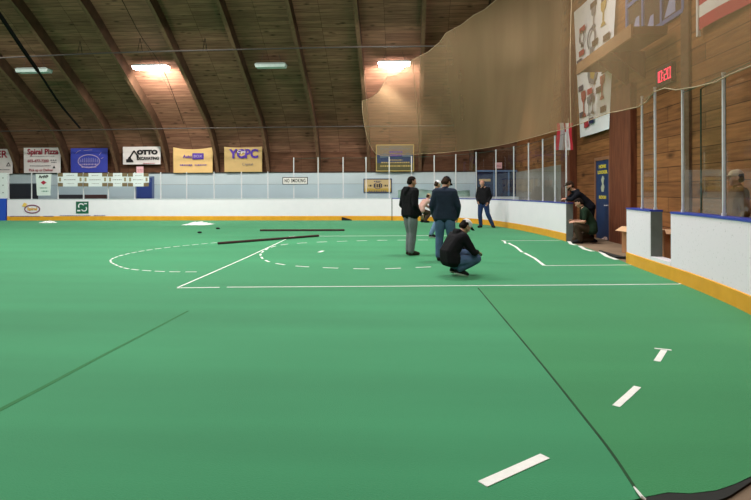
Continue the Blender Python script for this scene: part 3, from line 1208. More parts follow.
mb.prism([(-0.28, 0.54), (-0.16, 0.52), (-0.16, 0.38), (-0.24, 0.33), (-0.28, 0.42)], 0.03, 0.036)
mb.build('excavator_picture', M_ink, t)
# two tan banners
M, w, h = wall_frame(173.5, 147, 212.5, 172.8, YB)
t = thing('banner', 'tan banner with purple word and boxed end hanging on the far wall', 'banner', M=M)
cloth(w, h, 'cloth', M_bt, t, sag=0.12, wave=0.03)
text_mesh('lettering', 'Auto', 0.24, M_inkp, t, -0.30, h * 0.63, 0.045, 1.0, 0.008)
mb = MB()
mb.rect(-0.02, h * 0.52, 0.62, h * 0.76, 0.045, 0.05)
mb.build('name_box', M_inkp, t)
text_mesh('lettering', 'BOX', 0.2, M_inkl, t, 0.3, h * 0.635, 0.056, 1.15, 0.004)
lines(t, M_inkp, [(-0.72, -0.02, h * 0.3, 0.07), (0.12, 0.8, h * 0.3, 0.06)], 0.045)
M, w, h = wall_frame(224.5, 146.5, 262, 172, YB)
t = thing('banner', 'tan banner with big dark purple block letters on the far wall', 'banner', M=M)
cloth(w, h, 'cloth', m_('banner_tan2', 200, 170, 112), t, sag=0.05, wave=0.03)
text_mesh('lettering', 'YCPC', 0.66, M_inkp, t, 0.06, h * 0.70, 0.045, 0.94, 0.03)
text_mesh('script_lettering', 'Cpc', 0.22, M_bw, t, -0.08, h * 0.8, 0.052, 1.3, 0.004)
text_mesh('script_lettering', 'Capital', 0.2, M_inkg, t, 0.25, h * 0.3, 0.045, 1.1, 0.0)
# pink notices
for (box, Y, lb) in (((136.5, 166.5, 143.5, 173.5), YB, 'small pink paper notice below the excavator banner'), ((495, 162.5, 502, 168.5), YB, 'small pink paper notice behind the curved glass')):
    M, w, h = wall_frame(*box, Y)
    t = thing('paper_notice', lb, 'notice', M=M)
    mb = MB()
    mb.rect(-w / 2, 0, w / 2, h, 0, 0.006)
    mb.build('sheet', M_pink, t)
    lines(t, M_inkr, [(-w * 0.35, w * 0.35, h * 0.55, 0.03), (-w * 0.35, w * 0.35, h * 0.35, 0.03)], 0.007)
# no smoking sign
M, w, h = wall_frame(282.5, 177, 307.8, 184.6, YF + 0.03)
t = thing('wall_sign', 'white NO SMOKING sign with black border on the far glass', 'sign', M=M)
mb = MB()
mb.rect(-w / 2, 0, w / 2, h, 0, 0.012)
mb.build('border', M_ink, t)
mb = MB()
mb.rect(-w / 2 + 0.035, 0.035, w / 2 - 0.035, h - 0.035, 0.012, 0.016)
mb.build('plate', M_bw, t)
text_mesh('lettering', 'NO SMOKING', 0.25, M_ink, t, 0, h * 0.5, 0.019, 0.61, 0.006)


def framed_sign(box, Y, label, frame_m, bands, words, fr=0.05):
    M, w, h = wall_frame(*box, Y)
    t = thing('framed_sign', label, 'sign', M=M)
    mb = MB()
    for (a, b, c, d) in ((-w / 2, 0, w / 2, fr), (-w / 2, h - fr, w / 2, h), (-w / 2, fr, -w / 2 + fr, h - fr), (w / 2 - fr, fr, w / 2, h - fr)):
        mb.rect(a, b, c, d, 0, 0.04)
    mb.build('frame', frame_m, t)
    for (v0, v1, m) in bands:
        mb = MB()
        mb.rect(-w / 2 + fr, fr + (h - 2 * fr) * v0, w / 2 - fr, fr + (h - 2 * fr) * v1, 0.0, 0.02)
        mb.build('sign_band', m, t)
    for (s, sz, x, v, m, sx) in words:
        text_mesh('lettering', s, sz, m, t, x, h * v, 0.026, sx, 0.006)
    return t, w, h


M_yel = m_('paint_yellow', 184, 160, 92)
M_navy = m_('paint_navy', 44, 62, 100)
M_olive = m_('paint_olive', 150, 140, 62)
M_cream = m_('paint_cream', 206, 180, 130)
M_mid = m_('paint_steel', 96, 110, 124)
t, w, h = framed_sign((376, 144.3, 414, 171.5), YB, 'large yellow framed sign with navy and olive bands behind the net', M_yel,
                      [(0, .30, m_('paint_moss', 78, 76, 44)), (.30, .64, M_navy), (.64, 1, m_('paint_drab', 116, 106, 88))], [])
lines(t, M_yel, [(-0.8, 0.85, h * .20, .08), (-.75, .8, h * .33, .06), (-.3, .4, h * .42, .05)], 0.022)
lines(t, M_inkp, [(-.28, .4, h * .6, .12), (-.3, .4, h * .72, .1)], 0.026)
lines(t, M_mid, [(-.8, .8, h * .84, .06), (-.3, .4, h * .9, .05)], 0.022)
mb = MB()
mb.prism([(-.8, h * .6), (-.55, h * .68), (-.3, h * .6), (-.3, h * .54), (-.8, h * .5)], .022, .026)
mb.prism([(.4, h * .6), (.7, h * .7), (.9, h * .62), (.9, h * .54), (.4, h * .54)], .022, .026)
mb.build('picture', M_mid, t)
t, w, h = framed_sign((363.5, 178.5, 392, 192.8), YW - 0.13, 'smaller dark framed tan sign on the grey wall below the yellow sign', M_navy,
                      [(0, .28, m_('paint_mustard', 190, 160, 66)), (.28, 1, M_cream)], [])
lines(t, M_ink, [(-.22, .25, h * .5, .2), (-.5, -.3, h * .5, .1), (.33, .55, h * .5, .1)], .022)
lines(t, M_navy, [(-.5, .5, h * .12, .05), (-.2, .2, h * .8, .05)], .022)
mb = MB()
mb.ring(0.01, h * .5, .2, .17, .03, .026, .03)
mb.build('emblem_ring', M_navy, t)

# white score cards on the low glass, with small plaques
M_plq = m_('plaque_brown', 122, 104, 76)
cards = [(58, 83), (83.5, 107.5), (108, 127.5), (128, 149)]
wl = ['beside the pizza banner post', 'second from the pizza banner post', 'third from the pizza banner post', 'over the blue door']
YG = YF + 0.02
for (x0, x1), wds in zip(cards, wl):
    M, w, h = wall_frame(x0, 173, x1, 186.5, YG)
    t = thing('record_board', 'white record board with brown corner plaques on the glass, ' + wds, 'sign', M=M, group='record boards on the low glass')
    mb = MB()
    mb.prism([(-w / 2, h * .28), (-w / 2 + .2, h * .28), (-w / 2 + .2, 0), (w / 2 - .2, 0), (w / 2 - .2, h * .28), (w / 2, h * .28), (w / 2, h * .78), (w / 2 - .2, h * .78), (w / 2 - .2, h), (-w / 2 + .2, h), (-w / 2 + .2, h * .78), (-w / 2, h * .78)], 0, .012)
    mb.build('board_sheet', m_('card_white', 222, 230, 232), t)
    for sx in (-1, 1):
        for v in (.0, .74):
            mb = MB()
            mb.rect(min(sx * (w / 2 - .01), sx * (w / 2 - .27)), h * v, max(sx * (w / 2 - .01), sx * (w / 2 - .27)), h * (v + .26), .013, .022)
            mb.build('plaque', M_plq, t)
        mb = MB()
        mb.rect(sx * (w / 2 - .12) - .05, h * .38, sx * (w / 2 - .12) + .05, h * .66, .013, .02)
        mb.build('plaque', m_('plaque_light', 150, 140, 112), t)
    lines(t, M_inkg, [(-w * .25, w * .22, h * .5, .035), (-w * .15, w * .15, h * .22, .02), (-w * .15, w * .15, h * .82, .02)], .014)
M, w, h = wall_frame(36, 174, 51.5, 195.5, YG)
t = thing('hanging_poster', 'white poster with black heading hung on glass below the pizza banner', 'poster', M=M)
mb = MB()
mb.prism([(-w / 2 + .06, 0), (w / 2 - .06, 0), (w / 2, h), (-w / 2, h)], 0, .01)
mb.build('sheet', m_('card_mint', 218, 230, 226), t)
text_mesh('lettering', 'ArtVP', .2, M_ink, t, 0, h * .87, .014, 1.0, .01)
mb = MB()
mb.prism([(0, h * .5), (.16, h * .6), (0, h * .7), (-.16, h * .6)], .011, .014)
mb.build('red_diamond', M_inkr, t)
lines(t, m_('ink_green', 60, 130, 110), [(-.2, .2, h * .35, .05), (-.1, .25, h * .2, .05)], .012)

# artwork on the far boards
YA = YF - 0.016
M, w, h = wall_frame(20, 202.5, 42.5, 214.5, YA)
t = thing('board_sticker', 'purple and yellow oval advert on the white far boards', 'advert', M=M)
mb = MB()
mb.ring(.05, h * .45, .4, .2, .055, 0, .006)
mb.build('oval_ring', m_('ink_plum', 128, 60, 96), t)
text_mesh('lettering', 'Spiral', .2, m_('ink_orange', 230, 170, 60), t, .05, h * .46, .004, 1.2, .008)
mb = MB()
mb.prism([(-.5, h * .7), (-.3, h * .62), (-.22, h * .9), (-.38, h * 1.0)], 0, .004)
mb.build('sun_mark', m_('ink_sun', 246, 206, 110), t)
M, w, h = wall_frame(76, 201.5, 88.5, 213.5, YA)
t = thing('board_sticker', 'square green advert with white swirls on the white far boards', 'advert', M=M)
mb = MB()
mb.rect(-w / 2, 0, w / 2, h, 0, .004)
mb.build('green_square', m_('ink_forest', 30, 96, 72), t)
mb = MB()
mb.ring(-.06, h * .62, .13, .12, .05, .004, .008, 16, .3, 3.9)
mb.ring(.1, h * .4, .13, .12, .05, .004, .008, 16, 3.4, 7.0)
mb.rect(-.26, h * .18, -.1, h * .3, .004, .008)
mb.rect(.1, h * .78, .25, h * .86, .004, .008)
mb.build('swirl', M_white, t)
for (x0, x1, y, lb) in ((10, 54, 216.3, 'thin grey line of print under the oval advert on the far boards'), (60, 105, 215.6, 'thin grey line of print under the green advert on far boards')):
    M, w, h = wall_frame(x0, y - 1, x1, y + 1, YA)
    t = thing('board_sticker', lb, 'advert', M=M)
    lines(t, m_('ink_slate', 120, 112, 140), [(-w / 2, w * .18, h * .5, .045), (w * .26, w / 2, h * .5, .05)], 0, 'print')

# blue end panel with white sheet
M, w, h = wall_frame(-12, 198.5, 5.0, 223, YF - 0.05)
t = thing('blue_divider', 'blue panel with white perforated sheet above it, next to far boards', 'panel', M=M)
zb = M.translation.z
mb = MB()
mb.box((-w / 2, FLOOR - zb, -.2), (w / 2, h, 0))
mb.build('blue_base', m_('paint_blue', 40, 84, 196), t)
mb = MB()
hw_ = at_y(0, 173, YF).z - zb
mb.box((-w / 2, h, -.12), (w / 2 + .06, hw_, -.06))
mb.build('white_sheet', m_('sheet_white', 226, 234, 234), t)
mb = MB()
for k in range(3):
    for q in range(2):
        mb.ring(w / 2 - .15 - q * .22, h + .3 + k * .38, .025, .025, .02, -.06, -.055, 8)
mb.build('bolt', M_inkg, t)

# dark openings / benches behind the low glass
M, w, h = wall_frame(9, 184, 37, 199.5, YW - 0.25)
t = thing('team_bench', 'dark tall bench front behind the glass below the pizza banner', 'bench', M=M)
mb = MB()
mb.box((-w / 2, -M.translation.z, -.1), (w / 2, h, 0))
mb.build('front', m_('bench_dark', 44, 50, 60), t)
mb = MB()
mb.box((-w / 2 - .03, h, -.12), (w / 2 + .03, h + .05, .04))
mb.build('top_rail', m_('bench_rail', 120, 132, 140), t)
for (x0, x1, lb, c) in ((57, 82, 'low dark bench behind the glass below first record board', (58, 58, 64)), (84, 106, 'low brown bench behind the glass below second record board', (80, 56, 56))):
    M, w, h = wall_frame(x0, 194.6, x1, 199.8, YW - 0.35)
    t = thing('bench', lb, 'bench', M=M)
    zb = M.translation.z
    mb = MB()
    mb.box((-w / 2, h - .28, -.1), (w / 2, h, -.05))
    mb.build('backrest', m_('bench%d' % x0, *c), t)
    mb = MB()
    mb.box((-w / 2, .46 - zb, -.05), (w / 2, .52 - zb, .35))
    mb.build('seat', m_('bench%d' % x0, *c), t)
    for sx in (-.8, .8):
        mb = MB()
        mb.box((sx * w / 2 - .03, FLOOR - zb, -.1), (sx * w / 2 + .03, h - .28, -.05))
        mb.box((sx * w / 2 - .03, FLOOR - zb, .28), (sx * w / 2 + .03, .46 - zb, .33))
        mb.build('leg', M_ink, t)


def door(name, M, w, h, cm, fm, handle=1):
    t = bpy.data.objects.new(name, None)
    COL.objects.link(t)
    t.matrix_world = M
    struct(t)
    mb = MB()
    mb.rect(-w / 2, 0.01, w / 2, h, 0.0, 0.05)
    d = mb.build('door_leaf', cm, t)
    mb = MB()
    for (a, b, c, e) in ((-w / 2 - .1, 0, -w / 2, h + .1), (w / 2, 0, w / 2 + .1, h + .1), (-w / 2, h, w / 2, h + .1)):
        mb.rect(a, b, c, e, 0.0, 0.07)
    mb.build('door_frame', fm, t)
    mb = MB()
    mb.tube([(handle * (w / 2 - .1), 1.02, .05), (handle * (w / 2 - .1), 1.02, .11), (handle * (w / 2 - .22), 1.02, .115)], .015, 6)
    mb.build('door_handle', M_alu, d)
    return t


M_doorb = mat('door_blue', rgb(24, 58, 104), 0.45, rgb(18, 48, 90), scale=2)
M_framew = mat('door_frame_wood', rgb(150, 104, 74), 0.6, scale=5)
Md, wd = end_frame(597.5, 611.5, FLOOR, XE - 0.01)
dr = door('door_1', Md, wd - 0.06, 2.36, M_doorb, M_framew)
M_dy = m_('ink_gold', 226, 208, 70)
text_mesh('lettering', 'HOME', .13, M_dy, dr, 0, 2.17, .053, 1.6, .008)
text_mesh('lettering', 'LOCKER', .13, M_dy, dr, 0, 2.0, .053, 1.6, .008)
text_mesh('lettering', 'ROOM', .12, M_dy, dr, 0, 1.25, .053, 1.6, .008)
mb = MB()
mb.prism([(-.06, 1.42), (.1, 1.42), (.16, 1.56), (.08, 1.66), (.16, 1.82), (.02, 1.9), (-.1, 1.78), (-.02, 1.64), (-.12, 1.54)], .05, .056)
mb.build('crest', m_('crest_pale', 190, 196, 170), dr)
M, w, h = wall_frame(137.5, 175.5, 152.5, 226, YW - 0.13)
M.translation.z = FLOOR
door('door_2', M, w, 2.22, m_('door_navy', 38, 62, 132), m_('door_trim', 96, 112, 150))

# blue booth front behind the curved glass
M, w, h = wall_frame(476, 170, 517, 199.5, YW - 0.5)
t = thing('timekeeper_booth', 'blue booth with dark windows behind the curved glass', 'booth', M=M)
zb = M.translation.z
M_booth = m_('booth_blue', 92, 124, 168)
mb = MB()
mb.box((-w / 2, FLOOR - zb, -.3), (w / 2, h * .12, 0))
mb.build('lower_panel', m_('booth_navy', 44, 62, 104), t)
mb = MB()
fw = .07
xs = [-w / 2, -w * .06, w * .3, w / 2]
for x in xs:
    mb.box((x - fw / 2, h * .12, -.05), (x + fw / 2, h - .08, .03))
mb.box((-w / 2, h - .09, -.05), (w / 2, h, .03))
mb.build('window_frame', M_booth, t)
mb = MB()
mb.box((-w / 2, h * .12, -.3), (w / 2, h - .02, -.06))
mb.build('dark_glazing', mat('booth_glass', rgb(48, 62, 96), 0.15, rgb(38, 50, 80), scale=2), t)
mb = MB()
mb.rect(-w * .42, h * .62, -w * .14, h * .7, -.055, -.05)
mb.build('poster', M_cream, t)
# low white ledge on the far side, seen through the curved glass
mb = MB()
mb.box((2.2, 27.6, FLOOR), (5.6, 28.0, 0.98))
mb.box((2.15, 27.55, 0.98), (5.62, 28.05, 1.14))
tag(mb.build('equipment_counter', m_('counter_white', 214, 222, 226)), 'white counter standing in front of the blue booth behind the glass', 'counter')
# green tarp and poles behind glass by the men
mb = MB()
a_ = at_y(398, 186, 28.6)
b_ = at_y(470, 199, 28.6)
nx = 16
vsx, fsx = [], []
for i in range(nx + 1):
    u = i / nx
    x = a_.x + (b_.x - a_.x) * u
    z1 = a_.z - 0.2 + 0.05 * math.sin(u * 7) - 0.06 * u
    vsx += [(x, 28.3, FLOOR), (x, 28.5 + .05 * math.sin(u * 20), z1 * .8), (x, 28.75, z1), (x, 29.1, FLOOR)]
for i in range(nx):
    for k in range(4):
        fsx.append((i * 4 + k, i * 4 + (k + 1) % 4, (i + 1) * 4 + (k + 1) % 4, (i + 1) * 4 + k))
fsx += [(0, 1, 2, 3), (nx * 4 + 3, nx * 4 + 2, nx * 4 + 1, nx * 4)]
mb.add(vsx, fsx)
tag(mb.build('covered_stack', mat('tarp_green', rgb(112, 150, 136), 0.6, rgb(150, 176, 170), scale=3), smooth=True), 'stack covered by a greenish tarp behind the glass past the standing men', 'tarp')

# ------------------------------------------------------------------ end wall: platform, window, clock, championship banner, flags
Y0p, Y1p = end_y(631.5, 4.95), end_y(577, 4.95)
zb_ = at_x(631.5, 37, 4.95).z
t = thing('viewing_platform', 'wooden platform with fascia board projecting from the end wall behind the net', 'platform', (4.95, (Y0p + Y1p) / 2, zb_))
hy = (Y1p - Y0p) / 2
mb = MB()
mb.box((0, -hy, 0), (.05, hy, .30))
mb.build('fascia', mat('fascia_wood', rgb(150, 112, 74), 0.6, rgb(130, 94, 60), scale=4, stretch=(3, .5, 3)), t)
mb = MB()
mb.box((.05, -hy, .06), (XE - 4.95 - .17, hy, .24))
mb.build('deck', mat('platform_under', rgb(112, 80, 52), 0.7, scale=4), t)
for k in range(2):
    y = -hy + 1.5 + k * 1.0
    mb = MB()
    mb.prism([(.12, .06), (XE - 4.95 - .02, .06), (XE - 4.95 - .02, -.62)], y - .04, y + .04)
    br = mb.build('bracket', M_red, t)
    br.data.transform(Matrix(((1, 0, 0, 0), (0, 0, 1, 0), (0, 1, 0, 0), (0, 0, 0, 1))))
# window above the platform
Mw, ww = end_frame(629, 686, 5.25, XE - 0.01)
t = bpy.data.objects.new('window_1', None)
COL.objects.link(t)
t.matrix_world = Mw
struct(t)
hh = 1.9
mb = MB()
for k in range(4):
    x = -ww / 2 + ww * k / 3
    mb.rect(x - .05, 0, x + .05, hh, 0, .06)
for y in (0, hh * .55, hh):
    mb.rect(-ww / 2, y - .05, ww / 2, y + .05, 0, .055)
mb.build('window_frame', m_('window_blue', 84, 104, 156), t)
mb = MB()
mb.rect(-ww / 2, 0, ww / 2, hh, .005, .02)
mb.build('pane', mat('window_dark', rgb(88, 78, 70), 0.12, rgb(70, 66, 66), scale=1), t)
for k, (x, y, a, b) in enumerate(((-ww * .42, .1, .5, .5), (-ww * .12, .08, .4, .3), (ww * .2, .1, .5, .45))):
    mb = MB()
    mb.prism([(x, y), (x + a, y), (x + a, y + b), (x + a * .6, y + b)], .021, .026)
    mb.build('window_sticker', m_('pale_blue', 150, 160, 196), t)
# clock
Mc, wc = end_frame(656, 672, at_x(664, 82, XE - .1).z, XE - 0.1)
t = thing('digital_clock', 'red digital clock reading 10:20 on the end wall under the platform', 'clock', M=Mc)
hc = .36
mb = MB()
mb.box((-wc / 2, -.06, -.1), (wc / 2, hc + .02, 0))
mb.build('case', mat('clock_case', rgb(44, 24, 20), 0.5), t)
M_led = mat('led_red', rgb(255, 60, 90), 0.5, emit=(1.0, 0.05, 0.13, 1), estr=1.8)
SEG = {'0': 'abcdef', '1': 'bc', '2': 'abged'}


def digit(ch, x, y, dw, dh, th):
    mb = MB()
    S_ = {'a': (x, y + dh - th, x + dw, y + dh), 'd': (x, y, x + dw, y + th), 'g': (x, y + dh / 2 - th / 2, x + dw, y + dh / 2 + th / 2),
          'f': (x, y + dh / 2, x + th, y + dh), 'e': (x, y, x + th, y + dh / 2), 'b': (x + dw - th, y + dh / 2, x + dw, y + dh), 'c': (x + dw - th, y, x + dw, y + dh / 2)}
    for k in SEG[ch]:
        mb.rect(*S_[k], 0.002, 0.012)
    return mb


dw, dh = wc * .17, .25
for ch, x in (('1', -.46), ('0', -.25), ('2', .06), ('0', .28)):
    digit(ch, x * wc, .03, dw, dh, .022).build('digit', M_led, t)
mb = MB()
mb.rect(wc * -.03, .09, wc * .01, .12, .002, .012)
mb.rect(wc * -.03, .2, wc * .01, .23, .002, .012)
mb.build('colon', M_led, t)
# championship banner
Xb = XE - 0.12
yb0, yb1 = end_y(578, Xb), end_y(611, Xb)
zb0 = at_x(581, 137.5, Xb).z
Mb, wb = end_frame(580.5, 609.5, zb0, Xb)
hb = 4.35
t = thing('championship_banner', 'tall white banner with rows of trophies on the end wall', 'banner', M=Mb)
cloth(wb, hb, 'cloth', mat('banner_bright', rgb(250, 250, 255), 0.6, rgb(238, 240, 248), scale=2, emit=None), t, wave=.03, nx=10, ny=16)
M_tag = [m_('tag_navy', 34, 44, 90), m_('tag_red', 176, 50, 60), m_('tag_black', 40, 36, 40)]
tags = [(-.55, .35, 1), (-.1, .42, 0), (-.95, .72, 0), (.85, .62, 2), (-.2, 1.35, 1), (.5, 1.25, 2), (-.95, 1.6, 0), (.9, 1.75, 2), (-1.0, 2.2, 0), (-.8, 2.75, 1), (.2, 2.75, 2), (.95, 2.65, 2), (-.7, 3.5, 1), (.1, 3.95, 2), (.8, 3.85, 2), (-1.0, 2.5, 0)]
for (x, y, c) in tags:
    mb = MB()
    mb.rect(x - .2, y - .09, x + .2, y + .09, .04, .046)
    mb.build('name_tag', M_tag[c], t)


def trophy(x, y, h, m):
    mb = MB()
    w = h * .22
    mb.prism([(x - w, y), (x + w, y), (x + w * .7, y + h * .12), (x + w * .22, y + h * .16), (x + w * .2, y + h * .55), (x + w * .9, y + h * .7), (x + w, y + h), (x - w, y + h), (x - w * .9, y + h * .7), (x - w * .2, y + h * .55), (x - w * .22, y + h * .16), (x - w * .7, y + h * .12)], .04, .046)
    mb.build('trophy_picture', m, t)


def wreath(x, y, r, m):
    mb = MB()
    mb.ring(x, y, r, r * 1.2, r * .3, .04, .046, 20, -1.0, 4.1)
    mb.prism([(x - r * .5, y - r * 1.9), (x + r * .5, y - r * 1.9), (x + r * .35, y - r), (x - r * .35, y - r)], .04, .046)
    mb.build('trophy_picture', m, t)


M_tro = [m_('trophy_grey', 120, 124, 134), m_('trophy_gold', 178, 152, 70), m_('trophy_red', 168, 70, 66), m_('trophy_dark', 70, 70, 84)]
trophy(-.75, .62, .85, M_tro[2])
trophy(0, .62, .62, M_tro[3])
trophy(.75, .92, .7, M_tro[2])
trophy(-.3, .6, .6, M_tro[0])
mb = MB()
mb.prism([(-.25, 1.62), (.1, 1.5), (.35, 1.75), (.3, 2.4), (-.35, 2.4), (-.35, 1.85)], .04, .046)
mb.build('trophy_picture', M_tro[0], t)
mb = MB()
mb.prism([(-.12, 1.75), (.12, 1.65), (.24, 1.85), (.12, 2.2), (-.15, 2.2)], .047, .05)
mb.build('trophy_picture', M_tro[1], t)
wreath(-.05, 2.95, .26, M_tro[0])
wreath(-.75, 3.25, .17, M_tro[3])
trophy(.1, 3.0 + .25, .62, M_tro[0])
trophy(.72, 3.05, .7, M_tro[1])

for ch in t.children:
    for v in ch.data.vertices:
        v.co.x *= 1.0 + 0.42 * v.co.y / hb
# red and white flag hanging beside the gate
Xf = 5.3
cflag = at_d(564.5, 150, 16.6)
t = thing('hanging_flag', 'red and white flag hanging in folds above the curved glass end', 'flag', (cflag.x, cflag.y, cflag.z))
cols = [m_('flag_red', 190, 34, 52), m_('flag_white', 226, 222, 224), m_('flag_grey', 170, 160, 164)]
seq = [0, 2, 1, 0, 1, 0]
wf, hf = 14.0 / F * 16.6, 27.0 / F * 16.6
for k in range(6):
    mb = MB()
    x0 = -wf / 2 + wf * k / 6
    x1 = x0 + wf / 6
    n_ = 6
    vs_ = []
    for j in range(n_ + 1):
        v = j / n_
        top_in = .12 * (v ** 2)
        for x in (x0, x1):
            vs_.append((x * (1 + .1 * v) + .03 * math.sin(v * 4 + x * 9), .06 * math.sin(x * 22), v * hf ))
    mb.add(vs_, [(2 * j, 2 * j + 1, 2 * j + 3, 2 * j + 2) for j in range(n_)])
    mb.build('stripe', cols[seq[k]], t, fix=False)
mb = MB()
mb.tube([(wf * .3, .05, -.15), (wf * .3, .05, hf + .15)], .015, 6)
mb.build('flag_pole', M_cord, t)
# striped flag high on the end wall
Xu = XE - 0.08
zf = at_x(700, 30, Xu).z
Mf, wf2 = end_frame(699.5, 830, zf, Xu)
t = thing('striped_flag', 'striped red and white flag high on the end wall behind the net', 'flag', M=Mf)
hs = .24
for k in range(13):
    mb = MB()
    nx = 12
    vs_ = []
    for i in range(nx + 1):
        u = i / nx
        x = (u - .5) * wf2
        if k >= 6 and False:
            pass
        zz = .03 * math.sin(u * 8 + .4)
        vs_ += [(x, k * hs, zz), (x, (k + 1) * hs, zz)]
    mb.add(vs_, [(2 * i, 2 * i + 2, 2 * i + 3, 2 * i + 1) for i in range(nx)])
    mb.build('stripe', m_('us_red', 196, 50, 64) if k % 2 == 0 else m_('us_white', 246, 240, 236), t, fix=False)
mb = MB()
mb.rect(-wf2 / 2 - .03, -.12, -wf2 / 2 + .03, 13 * hs, -.02, .04)
mb.build('heading_strip', M_bw, t)
mb = MB()
mb.rect(-wf2 / 2 + .05, 6 * hs, -wf2 / 2 + wf2 * .4, 13 * hs, .035, .04)
mb.build('canton', m_('us_blue', 44, 56, 110), t)

# ------------------------------------------------------------------ loose things on the turf and by the gate
a, b = at_z(218, 243.2, .04), at_z(318.5, 235.6, .04)
mb = MB()
mb.tube([a, a.lerp(b, .5), b], .034, 8)
tag(mb.build('pole', M_tube), 'nearer long dark red tube lying on the turf, across the slanting line', 'pole')
a, b = at_z(260, 230.2, .04), at_z(344.5, 230.0, .04)
mb = MB()
mb.tube([a, a.lerp(b, .5), b], .035, 8)
tag(mb.build('pole', M_tube), 'farther long dark tube lying on turf close to the far boards', 'pole')


def crumple(px0, px1, pyb, hgt, depth, seed, name, label, cat, material):
    rnd = random.Random(seed)
    a, b = at_z(px0, pyb, 0), at_z(px1, pyb, 0)
    nx, ny = 18, 7
    vs, fs = [], []
    for j in range(ny + 1):
        for i in range(nx + 1):
            u, v = i / nx, j / ny
            e = (4 * u * (1 - u)) ** .6 * (4 * v * (1 - v)) ** .6
            z = e * hgt * (.35 + .65 * rnd.random()) * (1 - abs(u - .55))
            vs.append((a.x + (b.x - a.x) * u + rnd.uniform(-.03, .03), a.y + depth * v + rnd.uniform(-.03, .03), .003 + z))
    for j in range(ny):
        for i in range(nx):
            q = j * (nx + 1) + i
            fs.append((q, q + 1, q + nx + 2, q + nx + 1))
    mb = MB()
    mb.add(vs, fs)
    return tag(mb.build(name, material, fix=False), label, cat)


M_plast = mat('plastic_white', rgb(236, 238, 236), 0.4, rgb(210, 218, 214), scale=9)
crumple(181, 208, 225.2, .17, .9, 3, 'plastic_sheet', 'crumpled white plastic heap on turf near the far boards', 'plastic sheet', M_plast)
crumple(38, 54, 223.0, .14, .3, 8, 'paper_scrap', 'white crumpled scrap against the kick plate under the oval advert', 'scrap', M_plast)
for (x, y, lb) in ((199.5, 233.3, 'small dark lump on turf in front of the plastic heap'), (218, 229.2, 'small dark lump on turf past the plastic heap')):
    c = at_z(x, y, 0)
    mb = MB()
    mb.blob((0, 0, .035), .06, 8, (1.4, 1, .6), .15)
    o = mb.build('rubber_lump', M_black)
    o.location = (c.x, c.y, 0)
    tag(o, lb, 'debris')
for (x, y, s_) in ((472 / 1.0, 351, 0.018), (498.5, 373.8, .012), (434.5, 402.5, .014), (605, 354, .008), (703, 385, .012)):
    pass
# dark wedge by the kick plate
c0, c1 = at_z(341, 220.8, 0), at_z(351, 220.8, 0)
mb = MB()
mb.prism([(0, 0), (c1.x - c0.x, 0), (c1.x - c0.x, .04), (.05, .16), (0, .16)], -.06, .06)
o = mb.build('door_wedge', M_black)
o.matrix_world = Matrix.Translation((c0.x, YF - .1, 0)) @ Matrix.Rotation(math.pi / 2, 4, 'X')
tag(o, 'small black wedge against the yellow kick plate of far boards', 'wedge')


def carton(cx, cy, w, d, h, rz, label, flaps=True, zf=FLOOR):
    t = thing('cardboard_box', label, 'box', (cx, cy, zf), rz)
    M_card = mat('cardboard', rgb(190, 138, 98), 0.8, rgb(170, 120, 82), scale=5)
    M_card2 = mat('cardboard_light', rgb(222, 180, 140), 0.8, scale=5)
    mb = MB()
    mb.box((-w / 2, -d / 2, 0), (w / 2, d / 2, .01))
    for (x0, y0, x1, y1) in ((-w / 2, -d / 2, w / 2, -d / 2 + .01), (-w / 2, d / 2 - .01, w / 2, d / 2), (-w / 2, -d / 2, -w / 2 + .01, d / 2), (w / 2 - .01, -d / 2, w / 2, d / 2)):
        mb.box((x0, y0, 0), (x1, y1, h))
    mb.build('body', M_card, t)
    for k, (sx, sy) in enumerate(((-1, 0), (1, 0), (0, -1), (0, 1))):
        mb = MB()
        L = min(w, d) * .5
        if sx:
            mb.add([(sx * w / 2, -d / 2, h), (sx * w / 2, d / 2, h), (sx * (w / 2 + L * .8), d / 2, h - L * .45), (sx * (w / 2 + L * .8), -d / 2, h - L * .45)], [(0, 1, 2, 3)])
        else:
            mb.add([(-w / 2, sy * d / 2, h), (w / 2, sy * d / 2, h), (w / 2, sy * (d / 2 + L * .8), h - L * .4), (-w / 2, sy * (d / 2 + L * .8), h - L * .4)], [(0, 1, 2, 3)])
        mb.build('flap', M_card2, t, fix=False)
    return t


carton(5.35, 12.9, .5, .45, .62, .3, 'open cardboard box with raised flaps beside the gate stub')
carton(5.25, 11.0, .42, .4, .7, -.2, 'open cardboard box seen through the narrow gap')
crumple(606, 619, 240, .35, .35, 21, 'paper_bag', 'crumpled pale paper bag on the concrete by the blue door', 'bag', mat('paper_pinkish', rgb(212, 184, 172), .8, rgb(190, 160, 150), scale=8))


# ------------------------------------------------------------------ people
def sphere_pts(c, r, n=8):
    out = []
    for i in range(n // 2 + 1):
        th = math.pi * i / (n // 2)
        for k in range(n):
            if i in (0, n // 2) and k:
                continue
            ph = 2 * math.pi * k / n
            out.append(Vector(c) + Vector((math.sin(th) * math.cos(ph), math.sin(th) * math.sin(ph), math.cos(th))) * r)
    return out


